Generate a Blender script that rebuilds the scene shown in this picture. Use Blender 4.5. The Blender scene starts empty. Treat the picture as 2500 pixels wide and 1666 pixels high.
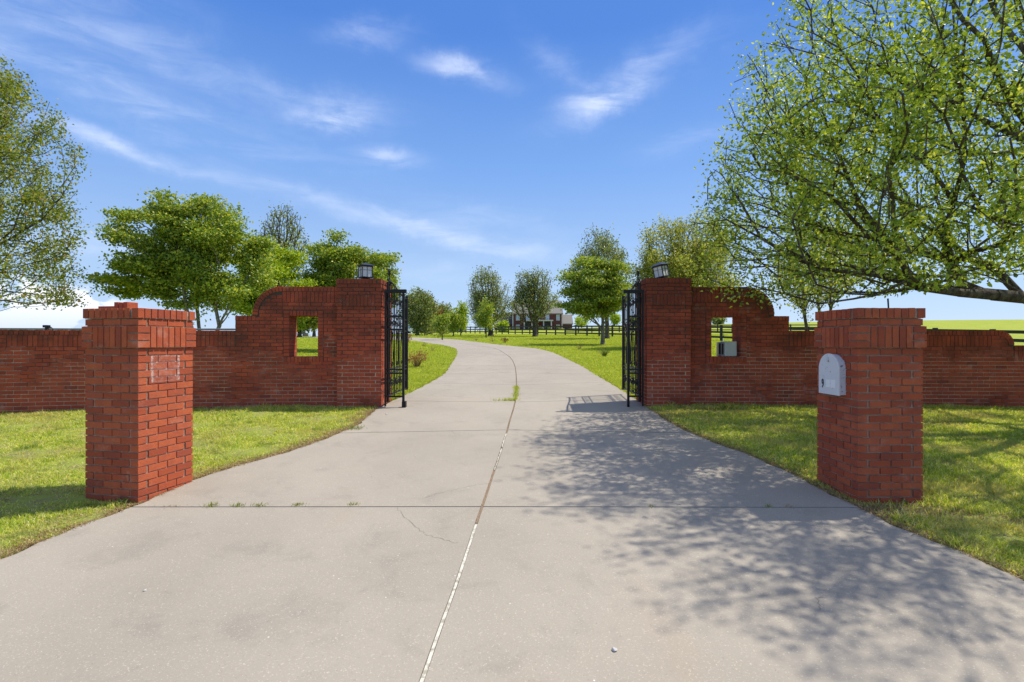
import bpy, bmesh, math, random
import numpy as np
from mathutils import Vector, Matrix

# ------------------------------------------------------------------ camera, light, exposure
EYE = 1.70                      # eye height above the ground under the camera; all z below are relative to the eye,
                                # the whole scene is lifted by EYE at the end
S = bpy.context.scene
COL = S.collection
cam_d = bpy.data.cameras.new('camera'); cam = bpy.data.objects.new('camera', cam_d); COL.objects.link(cam)
cam.location = (0, 0, 0); cam.rotation_euler = (math.radians(90), 0, 0)
cam_d.sensor_width = 36; cam_d.lens = 18.0; cam_d.shift_y = 3/2500
cam_d.clip_start = 0.05; cam_d.clip_end = 3000
S.camera = cam
SUN_EL, SUN_AZ = 57.7, 69.0     # azimuth clockwise from +Y
sd = bpy.data.lights.new('sun', 'SUN'); sd.energy = 4.4; sd.angle = math.radians(0.53); sd.color = (1.0, 0.93, 0.80)
sun = bpy.data.objects.new('sun', sd); COL.objects.link(sun); sun.location = (30, 12, 40)
_e, _a = math.radians(SUN_EL), math.radians(SUN_AZ)
sdir = Vector((math.sin(_a)*math.cos(_e), math.cos(_a)*math.cos(_e), math.sin(_e)))
sun.rotation_euler = sdir.to_track_quat('Z', 'Y').to_euler()
vs = S.view_settings
S.display_settings.display_device = 'sRGB'
vs.view_transform = 'Standard'; vs.look = 'None'; vs.exposure = 0.36; vs.gamma = 1; vs.use_curve_mapping = False
try:
    S.cycles.max_bounces = 8; S.cycles.transparent_max_bounces = 8
    S.cycles.use_denoising = True
except Exception: pass

# ------------------------------------------------------------------ node helpers
class N:
    def __init__(s, nt): s.nt = nt; s.t = nt.nodes; s.l = nt.links
    def new(s, typ, **kw):
        n = s.t.new(typ)
        for k, v in kw.items():
            if k.startswith('i_'):
                n.inputs[k[2:].replace('_', ' ')].default_value = v
            else: setattr(n, k, v)
        return n
    def link(s, a, b): s.l.new(a, b)
    def put(s, v, sock):
        if isinstance(v, bpy.types.NodeSocket): s.l.new(v, sock)
        elif v is not None: sock.default_value = v
    def math(s, op, a, b=None, c=None, clamp=False):
        n = s.t.new('ShaderNodeMath'); n.operation = op; n.use_clamp = clamp
        s.put(a, n.inputs[0]); s.put(b, n.inputs[1])
        if c is not None: s.put(c, n.inputs[2])
        return n.outputs[0]
    def mix(s, f, a, b, mode='MIX'):
        n = s.t.new('ShaderNodeMix'); n.data_type = 'RGBA'; n.blend_type = mode
        s.put(f, n.inputs[0]); s.put(col(a), n.inputs[6]); s.put(col(b), n.inputs[7])
        return n.outputs[2]
    def noise(s, vec, scale, detail=4, rough=0.55, dist=0.0):
        n = s.t.new('ShaderNodeTexNoise'); s.put(vec, n.inputs['Vector'])
        n.inputs['Scale'].default_value = scale; n.inputs['Detail'].default_value = detail
        n.inputs['Roughness'].default_value = rough; n.inputs['Distortion'].default_value = dist
        return n.outputs['Fac']
    def ramp(s, fac, stops, interp='LINEAR'):
        n = s.t.new('ShaderNodeValToRGB'); s.put(fac, n.inputs[0]); cr = n.color_ramp; cr.interpolation = interp
        while len(cr.elements) < len(stops): cr.elements.new(0.5)
        for e, (p, c) in zip(cr.elements, stops): e.position = p; e.color = col(c)
        return n.outputs[0]
    def mr(s, v, a, b, c=0.0, d=1.0, smooth=True):
        n = s.t.new('ShaderNodeMapRange'); n.interpolation_type = 'SMOOTHSTEP' if smooth else 'LINEAR'
        s.put(v, n.inputs[0])
        for i, x in enumerate((a, b, c, d)): n.inputs[i+1].default_value = x
        return n.outputs[0]
    def scale(s, vec, v3):
        n = s.t.new('ShaderNodeVectorMath'); n.operation = 'MULTIPLY'; s.put(vec, n.inputs[0]); n.inputs[1].default_value = v3
        return n.outputs[0]
def col(c):
    if isinstance(c, bpy.types.NodeSocket): return c
    if isinstance(c, (int, float)): return (c, c, c, 1)
    return tuple(c) if len(c) == 4 else (*c, 1)

def material(name, build=None, color=None, rough=0.8, metal=0.0, spec=0.5):
    m = bpy.data.materials.new(name); m.use_nodes = True
    n = N(m.node_tree); b = m.node_tree.nodes['Principled BSDF']
    b.inputs['Roughness'].default_value = rough; b.inputs['Metallic'].default_value = metal
    b.inputs['Specular IOR Level'].default_value = spec
    if color is not None: b.inputs['Base Color'].default_value = col(color)
    if build: build(n, b)
    return m
def coord(n, kind='Object'):
    return n.t.new('ShaderNodeTexCoord').outputs[kind]
def geo(n, kind):
    return n.t.new('ShaderNodeNewGeometry').outputs[kind]
def bump(n, b, h, strength=0.3, dist=0.01):
    x = n.t.new('ShaderNodeBump'); x.inputs['Strength'].default_value = strength; x.inputs['Distance'].default_value = dist
    n.link(h, x.inputs['Height']); n.link(x.outputs[0], b.inputs['Normal'])

# ------------------------------------------------------------------ sky
W = bpy.data.worlds.new('World'); S.world = W; W.use_nodes = True
wn = N(W.node_tree)
bg = W.node_tree.nodes['Background']
sky = wn.t.new('ShaderNodeTexSky'); sky.sky_type = 'NISHITA'; sky.sun_disc = False
sky.sun_elevation = math.radians(SUN_EL); sky.sun_rotation = math.radians(SUN_AZ)
sky.air_density = 1.0; sky.dust_density = 0.15; sky.ozone_density = 2.2; sky.altitude = 300
gv = wn.t.new('ShaderNodeTexCoord').outputs['Generated']
sx = wn.t.new('ShaderNodeSeparateXYZ'); wn.link(gv, sx.inputs[0])
az = wn.math('ARCTAN2', sx.outputs[0], sx.outputs[1])
el = wn.math('ARCSINE', sx.outputs[2])
cxyz = wn.t.new('ShaderNodeCombineXYZ'); wn.link(az, cxyz.inputs[0]); wn.link(el, cxyz.inputs[1])
ae = cxyz.outputs[0]
warp = wn.noise(ae, 5.0, 5, 0.6)
warp2 = wn.noise(wn.scale(ae, (1, 1, 1)), 14.0, 5, 0.65)
def blob(caz, cel, ra, re, tilt, amp):
    """one cloud: a soft ellipse in azimuth / elevation (degrees), tilted"""
    a = wn.math('SUBTRACT', wn.math('MULTIPLY', az, 57.2958), caz)
    e = wn.math('SUBTRACT', wn.math('MULTIPLY', el, 57.2958), cel)
    a = wn.math('ADD', a, wn.math('MULTIPLY', wn.math('SUBTRACT', warp, 0.5), ra*1.3))
    e = wn.math('ADD', e, wn.math('MULTIPLY', wn.math('SUBTRACT', warp2, 0.5), re*2.6))
    c, s_ = math.cos(math.radians(tilt)), math.sin(math.radians(tilt))
    p = wn.math('ADD', wn.math('MULTIPLY', a, c/ra), wn.math('MULTIPLY', e, s_/ra))
    q = wn.math('ADD', wn.math('MULTIPLY', a, -s_/re), wn.math('MULTIPLY', e, c/re))
    d = wn.math('ADD', wn.math('MULTIPLY', p, p), wn.math('MULTIPLY', q, q))
    return wn.math('MULTIPLY', wn.math('EXPONENT', wn.math('MULTIPLY', d, -1.0)), amp)
CL = [(-37.6, 16.9, 6, .65, -10, .50), (-28, 15.6, 7, 1.0, -8, .20), (-17, 13.8, 7, 1.0, -14, .26), (-7, 11.6, 7, 1.15, -13, .36), (1.5, 10.2, 5.5, 1.1, -6, .26), (-3, 13.4, 9, 1.6, -10, .14),
      (-18.6, 22.5, 3.8, 1.05, 6, .50), (-20, 23.4, 7, 1.6, 4, .16), (-6.6, 28.2, 3.0, .85, -3, .48), (-3.4, 27.4, 3.5, .9, -10, .22), (-13.8, 19.4, 3.0, .85, -4, .46),
      (9.6, 24.8, 4.6, 1.4, 16, .40), (13.5, 26.6, 7, 1.8, 20, .26), (5.6, 27.6, 4.5, 1.2, -38, .18), (19, 20.5, 5, 1.2, 4, .16),
      (-40, 21.3, 9, 1.7, -10, .28), (-43, 27, 9, 3.6, -6, .26), (-31, 24.5, 8, 1.6, -10, .16), (-15.6, 30.0, 4, 1.1, 8, .26), (-27, 19.5, 9, 1.3, -8, .16),
      (-40, 8.4, 7, .8, 0, .30), (30, 6, 14, 2.0, 3, .14), (-9, 8.0, 9, 1.2, -8, .14)]
tot = None
for b_ in CL:
    v = blob(*b_); tot = v if tot is None else wn.math('ADD', tot, v)
streak = wn.noise(wn.scale(ae, (2.2, 9.0, 1)), 3.0, 7, 0.62, 0.6)
mask = wn.math('MULTIPLY', tot, wn.mr(streak, 0.26, 0.74, 0.15, 1.15))
# low cumulus in the west
cum = wn.math('MULTIPLY', wn.math('ADD', blob(-43.5, 2.7, 3.6, 1.9, 0, 1.5), wn.math('ADD', blob(-38.6, 2.1, 3.8, 1.2, 0, 1.3), blob(-50, 1.7, 6, 1.2, 0, 1.2))),
              wn.mr(wn.noise(wn.scale(ae, (1, 1.5, 1)), 17.0, 6, 0.55), 0.30, 0.52))
cum = wn.mr(cum, 0.20, 0.62)
skyc = sky.outputs[0]
deg = wn.math('MULTIPLY', el, 57.2958/90.0)
grad = wn.ramp(deg, [(0.0, (3.6, 4.5, 6.3)), (0.078, (2.80, 4.0, 6.0)), (0.20, (1.42, 2.80, 5.85)), (0.345, (.52, 1.62, 4.95)), (1.0, (.6, 1.4, 4.0))])
c1 = wn.mix(1.0, skyc, (0.95, 1.05, 1.15), 'MULTIPLY')
c2 = wn.mix(0.82, c1, grad)
# unseen white layer added to the sky overhead to brighten and neutralise fill light
fill_veil = wn.math('MULTIPLY', wn.mr(deg, 0.40, 0.62), wn.mr(wn.noise(wn.scale(gv, (1, 2, 1)), 2.5, 6, 0.6), 0.3, 0.7, 0.40, 0.82))
c2 = wn.mix(fill_veil, c2, (6.0, 6.1, 6.4))
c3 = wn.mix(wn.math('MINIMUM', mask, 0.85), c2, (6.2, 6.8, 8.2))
shade = wn.mix(wn.mr(el, 0.005, 0.085, 0, 1), (5.0, 5.7, 7.2), (8.2, 8.3, 8.6))
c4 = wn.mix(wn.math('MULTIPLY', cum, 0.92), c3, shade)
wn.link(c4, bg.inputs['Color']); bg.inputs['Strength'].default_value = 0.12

# ------------------------------------------------------------------ object helpers
def tag(o, label=None, cat=None, group=None, kind=None):
    if label: o['label'] = label
    if cat: o['category'] = cat
    if group: o['group'] = group
    if kind: o['kind'] = kind
    return o
def thing(name, loc, label, cat, group=None, rz=0.0):
    o = bpy.data.objects.new(name, None); COL.objects.link(o)
    o.empty_display_size = 0.2
    o.location = loc; o.rotation_euler = (0, 0, rz)
    return tag(o, label, cat, group)
def np_mesh(name, V, F, mats, parent=None, smooth=False, local=False, mat_idx=None):
    """V (n,3) in world (relative to the eye) unless local; F (m,k) or list of faces"""
    V = np.asarray(V, dtype=np.float32)
    if parent is not None and not local:
        V = V - np.array(parent.location, dtype=np.float32)
    me = bpy.data.meshes.new(name)
    if isinstance(F, np.ndarray):
        m, k = F.shape
        me.vertices.add(len(V)); me.vertices.foreach_set('co', V.ravel())
        me.loops.add(m*k); me.loops.foreach_set('vertex_index', F.astype(np.int32).ravel())
        me.polygons.add(m); me.polygons.foreach_set('loop_start', np.arange(0, m*k, k, dtype=np.int32))
        try: me.polygons.foreach_set('loop_total', np.full(m, k, dtype=np.int32))
        except Exception: pass
        me.update(calc_edges=True)
    else:
        me.from_pydata([tuple(map(float, v)) for v in V], [], F)
    if not isinstance(mats, (list, tuple)): mats = [mats]
    for m_ in mats: me.materials.append(m_)
    if mat_idx is not None: me.polygons.foreach_set('material_index', np.asarray(mat_idx, dtype=np.int32))
    me.polygons.foreach_set('use_smooth', np.full(len(me.polygons), smooth))
    me.update()
    o = bpy.data.objects.new(name, me); COL.objects.link(o)
    if parent is not None: o.parent = parent
    return o
class MB:
    """collects boxes, bars and lathes, linked as one mesh"""
    def __init__(s): s.V = []; s.F = []
    def add(s, vs_, fs):
        k = len(s.V); s.V += [tuple(map(float, v)) for v in vs_]; s.F += [tuple(i+k for i in f) for f in fs]
    def hexa(s, c8):
        s.add(c8, [(0,3,2,1),(4,5,6,7),(0,1,5,4),(1,2,6,5),(2,3,7,6),(3,0,4,7)])
    def box(s, x0, x1, y0, y1, z0, z1, M=None):
        c = [Vector(p) for p in ((x0,y0,z0),(x1,y0,z0),(x1,y1,z0),(x0,y1,z0),(x0,y0,z1),(x1,y0,z1),(x1,y1,z1),(x0,y1,z1))]
        if M is not None: c = [M @ p for p in c]
        s.hexa(c)
    def tube(s, pts, r, n=8, cap=True):
        P = [Vector(p) for p in pts]; rs = r if isinstance(r, (list, tuple)) else [r]*len(P)
        rings = []
        up = Vector((0, 0, 1))
        for i, p in enumerate(P):
            d = (P[min(i+1, len(P)-1)] - P[max(i-1, 0)]).normalized()
            a = up.cross(d)
            if a.length < 0.05: a = Vector((1, 0, 0)).cross(d)
            a.normalize(); b = d.cross(a)
            rings.append([p + (a*math.cos(2*math.pi*j/n) + b*math.sin(2*math.pi*j/n))*rs[i] for j in range(n)])
        vs_ = [v for rg in rings for v in rg]; fs = []
        for i in range(len(P)-1):
            for j in range(n):
                fs.append((i*n+j, i*n+(j+1) % n, (i+1)*n+(j+1) % n, (i+1)*n+j))
        if cap: fs.append(tuple(reversed(range(n)))); fs.append(tuple((len(P)-1)*n+j for j in range(n)))
        s.add(vs_, fs)
    def prism(s, poly, d0, d1, fn):
        """poly: 2D outline, extruded between depths d0, d1; fn(u, v, d) -> xyz"""
        n = len(poly)
        s.add([fn(u, v, d0) for u, v in poly] + [fn(u, v, d1) for u, v in poly],
              [tuple(reversed(range(n))), tuple(range(n, 2*n))] + [(i, (i+1) % n, (i+1) % n+n, i+n) for i in range(n)])
    def build(s, name, mats, parent=None, smooth=False, local=False, bevel=0.0):
        o = np_mesh(name, np.array(s.V), s.F, mats, parent, smooth, local)
        bm = bmesh.new(); bm.from_mesh(o.data); bmesh.ops.recalc_face_normals(bm, faces=bm.faces); bm.to_mesh(o.data); bm.free()
        if bevel:
            md = o.modifiers.new('bevel', 'BEVEL'); md.width = bevel; md.segments = 2; md.limit_method = 'ANGLE'
        return o
rng = np.random.default_rng(7)
random.seed(7)

# ------------------------------------------------------------------ materials
def _brick(n, b, stain=0.0, patch=False):
    oc = coord(n); r = geo(n, 'Random Per Island')
    c = n.ramp(r, [(0, (0.37, 0.080, 0.036)), (0.3, (0.46, 0.100, 0.042)), (0.7, (0.54, 0.130, 0.052)), (0.9, (0.50, 0.125, 0.058)), (1, (0.34, 0.074, 0.038))] if not stain > .5 else [(0, (0.36, 0.070, 0.032)), (0.35, (0.45, 0.084, 0.037)), (0.7, (0.51, 0.102, 0.042)), (0.9, (0.46, 0.096, 0.046)), (1, (0.27, 0.056, 0.032))])
    speck = n.noise(oc, 420, 3, 0.7)
    c = n.mix(n.mr(speck, 0.53, 0.64, 0, 0.7), c, (0.11, 0.022, 0.016))
    c = n.mix(n.mr(n.noise(oc, 9, 5, 0.6), 0.35, 0.75, 0, 0.45), c, (0.25, 0.07, 0.05))
    c = n.mix(n.mr(n.noise(oc, 3.7, 6, 0.65), 0.58, 0.70, 0, 0.30), c, (0.55, 0.34, 0.27))
    if stain > 0:
        sp = n.t.new('ShaderNodeSeparateXYZ'); n.link(oc, sp.inputs[0])
        up = n.mr(sp.outputs[2], 0.5, 2.1, 0.0, 0.17)
        st = n.mr(n.math('ADD', n.noise(n.scale(oc, (1, 1, 1.6)), 1.5, 7, 0.66), up), 0.50, 0.76, 0, stain)
        c = n.mix(st, c, (0.045, 0.030, 0.020))
    n.link(c, b.inputs['Base Color'])
    h = n.math('ADD', n.math('MULTIPLY', speck, 0.5), n.noise(oc, 60, 5, 0.7))
    bump(n, b, h, 0.8, 0.005)
    b.inputs['Specular IOR Level'].default_value = 0.2
def _mortar(n, b, stain=0.0, rect=None, light=(0.40, 0.335, 0.25)):
    oc = coord(n)
    c = n.mix(n.mr(n.noise(oc, 120, 4, 0.7), 0.35, 0.7), light, (0.26, 0.21, 0.16))
    c = n.mix(n.mr(n.noise(oc, 5, 5, 0.6), 0.42, 0.62, 0, 0.7 if stain == 0 else .25), c, (0.115, 0.095, 0.072))
    if stain > 0:
        sp = n.t.new('ShaderNodeSeparateXYZ'); n.link(oc, sp.inputs[0])
        up = n.mr(sp.outputs[2], 0.55, 1.75, 0.0, 0.32)
        st = n.mr(n.math('ADD', n.noise(n.scale(oc, (1, 1, 1.5)), 1.3, 6, 0.62), up), 0.50, 0.66, 0, 0.94)
        c = n.mix(st, c, (0.030, 0.024, 0.018))
    if rect:
        m = rect(n, oc); c = n.mix(m, c, (0.75, 0.72, 0.68))
    n.link(c, b.inputs['Base Color'])
    bump(n, b, n.noise(oc, 150, 4, 0.7), 0.6, 0.004)
M_BRICK = material('brick', lambda n, b: _brick(n, b, 0.22), rough=0.9)
M_BRICKW = material('weathered_brick', lambda n, b: _brick(n, b, 0.55), rough=0.92)
M_MORTAR = material('mortar', lambda n, b: _mortar(n, b, 0.0, light=(0.42, 0.37, 0.30)), rough=0.95)
M_MORTARW = material('weathered_mortar', lambda n, b: _mortar(n, b, 1.0, light=(0.76, 0.62, 0.44)), rough=0.95)

def _iron(n, b):
    oc = coord(n)
    n.link(n.mix(n.mr(n.noise(oc, 18, 5), 0.6, 0.75, 0, 0.5), (0.005, 0.005, 0.0055), (0.03, 0.024, 0.02)), b.inputs['Base Color'])
M_IRON = material('black_iron', _iron, rough=0.45, spec=0.35)
def _conc(n, b):
    oc = coord(n)
    big = n.noise(oc, 0.55, 6, 0.6)
    c = n.mix(n.mr(big, 0.3, 0.7), (0.340, 0.303, 0.252), (0.295, 0.263, 0.219))
    c = n.mix(n.mr(n.noise(oc, 2.3, 6, 0.66, 0.4), 0.50, 0.72, 0, 0.55), c, (0.235, 0.212, 0.180))
    c = n.mix(n.mr(n.noise(n.scale(oc, (1.0, .45, 1)), 0.8, 4, 0.5), 0.60, 0.74, 0, 0.30), c, (0.37, 0.285, 0.21))
    fine = n.noise(oc, 85, 4, 0.8)
    c = n.mix(n.mr(fine, 0.56, 0.70, 0, 0.75), c, (0.62, 0.55, 0.45))
    c = n.mix(n.mr(n.noise(oc, 48, 5, 0.8), 0.58, 0.70, 0, 0.55), c, (0.17, 0.145, 0.12))
    v = n.t.new('ShaderNodeTexVoronoi'); v.inputs['Scale'].default_value = 7.0; n.link(oc, v.inputs['Vector'])
    c = n.mix(n.mr(v.outputs['Distance'], 0.018, 0.045, 0.8, 0), c, (0.70, 0.67, 0.63))
    v2 = n.t.new('ShaderNodeTexVoronoi'); v2.inputs['Scale'].default_value = 2.1; n.link(oc, v2.inputs['Vector'])
    c = n.mix(n.mr(v2.outputs['Distance'], 0.006, 0.016, 0.9, 0), c, (0.08, 0.06, 0.05))
    # pale scuffs, long thin stains
    sc = n.noise(n.scale(oc, (6, 1.6, 1)), 3.2, 5, 0.7, 1.2)
    c = n.mix(n.mr(sc, 0.70, 0.78, 0, 0.55), c, (0.56, 0.49, 0.40))
    sc2 = n.noise(n.scale(oc, (1.1, 4.6, 1)), 1.9, 6, 0.7, 1.0)
    c = n.mix(n.mr(sc2, 0.68, 0.84, 0, 0.35), c, (0.20, 0.17, 0.14))
    n.link(c, b.inputs['Base Color'])
    bump(n, b, n.math('ADD', fine, n.noise(oc, 40, 4, 0.6)), 0.35, 0.003)
M_CONC = material('concrete', _conc, rough=0.88, spec=0.3)
M_FILL = material('joint_filler', lambda n, b: n.link(n.mix(n.mr(n.noise(coord(n), 30, 4), 0.45, 0.62), (0.56, 0.54, 0.47), (0.33, 0.30, 0.23)), b.inputs['Base Color']), rough=0.7)
M_DIRTJ = material('joint_grit', lambda n, b: n.link(n.mix(n.mr(n.noise(coord(n), 260, 3, 0.8), 0.42, 0.6), (0.04, 0.028, 0.018), (0.42, 0.30, 0.19)), b.inputs['Base Color']), rough=0.95)
M_CRACK = material('crack', color=(0.14, 0.12, 0.10), rough=0.95)
def _ground(n, b):
    oc = coord(n)
    a = n.noise(oc, 0.35, 6, 0.6); f = n.noise(oc, 9, 6, 0.7); g = n.noise(oc, 2.2, 5, 0.6)
    c = n.mix(n.mr(a, 0.3, 0.7), (0.27, 0.32, 0.030), (0.34, 0.38, 0.046))
    c = n.mix(n.mr(g, 0.45, 0.72, 0, 0.5), c, (0.42, 0.42, 0.07))
    c = n.mix(n.mr(f, 0.40, 0.66, 0, 0.55), c, (0.17, 0.24, 0.022))
    # close to the camera the bare earth under the blades
    sp = n.t.new('ShaderNodeSeparateXYZ'); n.link(oc, sp.inputs[0])
    near = n.mr(sp.outputs[1], 9.0, 12.0, 1, 0)
    soil = n.mix(n.mr(n.noise(oc, 30, 5, 0.7), 0.35, 0.65), (0.20, 0.145, 0.085), (0.33, 0.27, 0.17))
    mossy = n.mix(n.mr(n.noise(oc, 5, 5, 0.7), 0.36, 0.58, 0.3, 0.95), soil, (0.30, 0.36, 0.06))
    c = n.mix(near, c, mossy)
    n.link(c, b.inputs['Base Color'])
    bump(n, b, n.noise(oc, 14, 6, 0.75), 0.9, 0.05)
M_GROUND = material('grass_ground', _ground, rough=0.95, spec=0.15)

def leafy(name, stops, trans=0.45, rough=0.5, patch=None, gain=1.15):
    m = bpy.data.materials.new(name); m.use_nodes = True
    nt = m.node_tree; nt.nodes.clear(); n = N(nt)
    r = geo(n, 'Random Per Island')
    c = n.ramp(r, stops)
    if patch:
        f = n.mr(n.noise(coord(n), patch[0], 4, 0.6), patch[1], patch[2], 0, patch[4])
        c = n.mix(f, c, patch[3])
        if len(patch) > 5: c = n.mix(n.mr(n.noise(coord(n), patch[5], 4, 0.65), .52, .66, 0, patch[7]), c, patch[6])
    pb = n.t.new('ShaderNodeBsdfPrincipled'); n.link(c, pb.inputs['Base Color']); pb.inputs['Roughness'].default_value = rough
    pb.inputs['Specular IOR Level'].default_value = 0.35
    tr = n.t.new('ShaderNodeBsdfTranslucent')
    n.link(n.mix(1.0, c, (gain*1.25, gain*1.15, 0.55), 'MULTIPLY'), tr.inputs['Color'])
    mx = n.t.new('ShaderNodeMixShader'); mx.inputs[0].default_value = trans
    n.link(pb.outputs[0], mx.inputs[1]); n.link(tr.outputs[0], mx.inputs[2])
    o = n.t.new('ShaderNodeOutputMaterial'); n.link(mx.outputs[0], o.inputs[0])
    return m
M_GRASS = leafy('lawn_grass', [(0, (0.200, 0.319, 0.031)), (0.30, (0.383, 0.510, 0.053)), (0.55, (0.532, 0.621, 0.096)), (0.74, (0.664, 0.669, 0.174)), (0.86, (0.784, 0.732, 0.346)), (1, (0.784, 0.760, 0.503))],
                0.50, 0.55, (2.1, 0.44, 0.64, (0.56, 0.50, 0.25), 0.62, 4.2, (0.13, 0.24, 0.03), .6))
M_GRASSFAR = leafy('meadow_grass', [(0, (0.220, 0.301, 0.031)), (0.5, (0.382, 0.471, 0.047)), (1, (0.558, 0.575, 0.094))], 0.4, 0.55)
M_DEADGRASS = leafy('dead_grass', [(0, (0.20, 0.12, 0.06)), (0.5, (0.38, 0.26, 0.13)), (1, (0.52, 0.42, 0.25))], 0.2, 0.7)
M_WEED = leafy('weed', [(0, (0.10, 0.17, 0.02)), (0.6, (0.22, 0.31, 0.04)), (1, (0.42, 0.36, 0.14))], 0.35)
M_LEAF_OAK = leafy('leaf_young_green', [(0, (0.101, 0.167, 0.024)), (0.3, (0.202, 0.302, 0.036)), (0.6, (0.327, 0.452, 0.054)), (0.85, (0.484, 0.578, 0.076)), (1, (0.624, 0.653, 0.136))], 0.42, 0.42)
M_LEAF_GREEN = leafy('leaf_fresh_green', [(0, (0.111, 0.199, 0.027)), (0.4, (0.209, 0.310, 0.041)), (0.8, (0.368, 0.448, 0.057)), (1, (0.565, 0.569, 0.089))], 0.38, 0.42)
M_LEAF_LIGHT = leafy('leaf_light_green', [(0, (0.186, 0.299, 0.018)), (0.5, (0.310, 0.434, 0.030)), (1, (0.497, 0.568, 0.060))], 0.45, 0.45)
M_LEAF_PEAR = leafy('leaf_pear', [(0, (0.085, 0.125, 0.04)), (0.4, (0.17, 0.23, 0.07)), (0.75, (0.27, 0.33, 0.10)), (0.93, (0.38, 0.41, 0.16)), (1, (0.30, 0.20, 0.09))], 0.38, 0.40)
M_LEAF_PALE = leafy('leaf_pale_pear', [(0, (0.161, 0.207, 0.033)), (0.4, (0.299, 0.345, 0.055)), (0.8, (0.425, 0.448, 0.099)), (1, (0.517, 0.460, 0.143))], 0.42, 0.42)
M_LEAF_RUST = leafy('leaf_rusty_green', [(0, (0.09, 0.14, 0.02)), (0.45, (0.20, 0.27, 0.035)), (0.75, (0.30, 0.34, 0.05)), (0.93, (0.38, 0.36, 0.07)), (1, (0.34, 0.17, 0.06))], 0.40, 0.45)
M_LEAF_BROWN = leafy('leaf_brown', [(0, (0.14, 0.08, 0.035)), (0.5, (0.27, 0.15, 0.05)), (1, (0.34, 0.24, 0.09))], 0.3, 0.6)
def _bark(n, b):
    oc = coord(n)
    n.link(n.mix(n.mr(n.noise(n.scale(oc, (1, 1, .3)), 14, 5, 0.7), 0.35, 0.7), (0.055, 0.045, 0.036), (0.17, 0.145, 0.115)), b.inputs['Base Color'])
    bump(n, b, n.noise(n.scale(oc, (1, 1, .25)), 30, 4, 0.7), 0.8, 0.02)
M_BARK = material('bark', _bark, rough=0.95, spec=0.1)
M_BARKP = material('pale_bark', lambda n, b: n.link(n.mix(n.mr(n.noise(coord(n), 12, 4), 0.35, 0.7), (0.13, 0.115, 0.095), (0.29, 0.265, 0.22)), b.inputs['Base Color']), rough=0.95, spec=0.1)
M_TWIG = material('twig', lambda n, b: n.link(n.mix(geo(n, 'Random Per Island'), (0.20, 0.13, 0.07), (0.42, 0.25, 0.13)), b.inputs['Base Color']), rough=0.9, spec=0.1)

# ------------------------------------------------------------------ terrain (z relative to the eye)
_gy = np.array([-60, -20, 0, 2.4, 4.6, 9.3, 12.5, 15.7, 21, 27, 40, 58, 82, 108, 125, 150, 175, 260, 600, 1500.])
_gz = np.array([-3.0, -2.3, -1.70, -1.585, -1.46, -1.19, -1.07, -.95, -.64, -.36, .10, .68, 1.30, 1.98, 2.5, 3.45, 3.7, 2.6, -4, -20.])
# smooth the profile once on a fine table
_ty = np.arange(-60, 1500, 0.25); _tz = np.interp(_ty, _gy, _gz)
_k = np.hanning(17); _k /= _k.sum(); _tzs = np.convolve(np.pad(_tz, 8, mode='edge'), _k, mode='valid')
_k2 = np.hanning(81); _k2 /= _k2.sum(); _tz2 = np.convolve(np.pad(_tz, 40, mode='edge'), _k2, mode='valid')
_bl = np.clip((_ty-18)/14, 0, 1); _tzs = _tzs*(1-_bl) + _tz2*_bl
def sstep(a, b, x):
    t = np.clip((np.asarray(x, float)-a)/(b-a), 0, 1); return t*t*(3-2*t)
def G(x, y):
    x = np.asarray(x, float); y = np.asarray(y, float)
    z = np.interp(y, _ty, _tzs)
    hill = np.interp(x, [-10, 5, 30, 60, 100, 300], [0, .1, 1.25, 1.9, 2.8, 4.5])*sstep(65, 140, y)
    dip = -0.18*sstep(12, 26, x)*(1-sstep(40, 70, y))*sstep(12, 22, y)
    w = sstep(18, 27, -x)*sstep(40, 60, y)
    lim = 0.02 + 0.0098*np.minimum(y, 185) - 0.02*np.maximum(y-185, 0)
    z = z + hill + dip
    z = z*(1-w) + np.minimum(z, lim)*w
    z = z + 0.035*sstep(3.4, 4.6, np.abs(x))*(1-sstep(12, 20, y)) * np.sin(x*1.7+y*0.9) * 0.5
    return z
def g1(x, y): return float(G(x, y))
def at(px, py, D):              # a point of the place seen at this spot of the photograph, D metres ahead
    return Vector(((px-1250)/1250*D, D, (836-py)/1250*D))
def ground_at(px, py):          # where that line of sight meets the ground
    D = np.arange(1.5, 170, 0.02); f = (836-py)/1250*D - G((px-1250)/1250*D, D)
    i = np.argmax(f < 0); d = D[i]
    return Vector(((px-1250)/1250*d, d, g1((px-1250)/1250*d, d)))

# drive edges and centre joint, as (y, x) near the gate and as free points round the bend
EL = [(-3.9,-6),(-3.75,0),(-3.66,2.5),(-3.57,3.6),(-3.45,4.2),(-3.30,4.9),(-3.28,5.3),(-2.94,6.0),(-2.66,6.6),(-2.48,7.3),(-2.37,7.9),(-2.42,9.3),(-2.27,10.9),
      (-2.12,13),(-2.04,15.4),(-2.15,17.8),(-2.33,21),(-2.52,23.5),(-3.06,27.5),(-4.1,31),(-5.7,34.8),(-8.1,40.6),(-13,46),(-22,51),(-36,54)]
EC = [(-.72,-6),(-.58,0),(-.42,2.4),(-.35,3.3),(-.29,4.2),(-.24,4.9),(-.20,5.5),(-.15,6.2),(-.11,6.9),(-.07,7.5),(-.04,8.1),(0.03,9.3),(.08,10.6),
      (.11,12.6),(.12,15.7),(.09,18),(-.03,20.5),(-.25,22.8),(-.9,27.6),(-1.9,30.6),(-3.4,34.2),(-5.8,40),(-9.5,47.5),(-19,54.5),(-34,59)]
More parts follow.
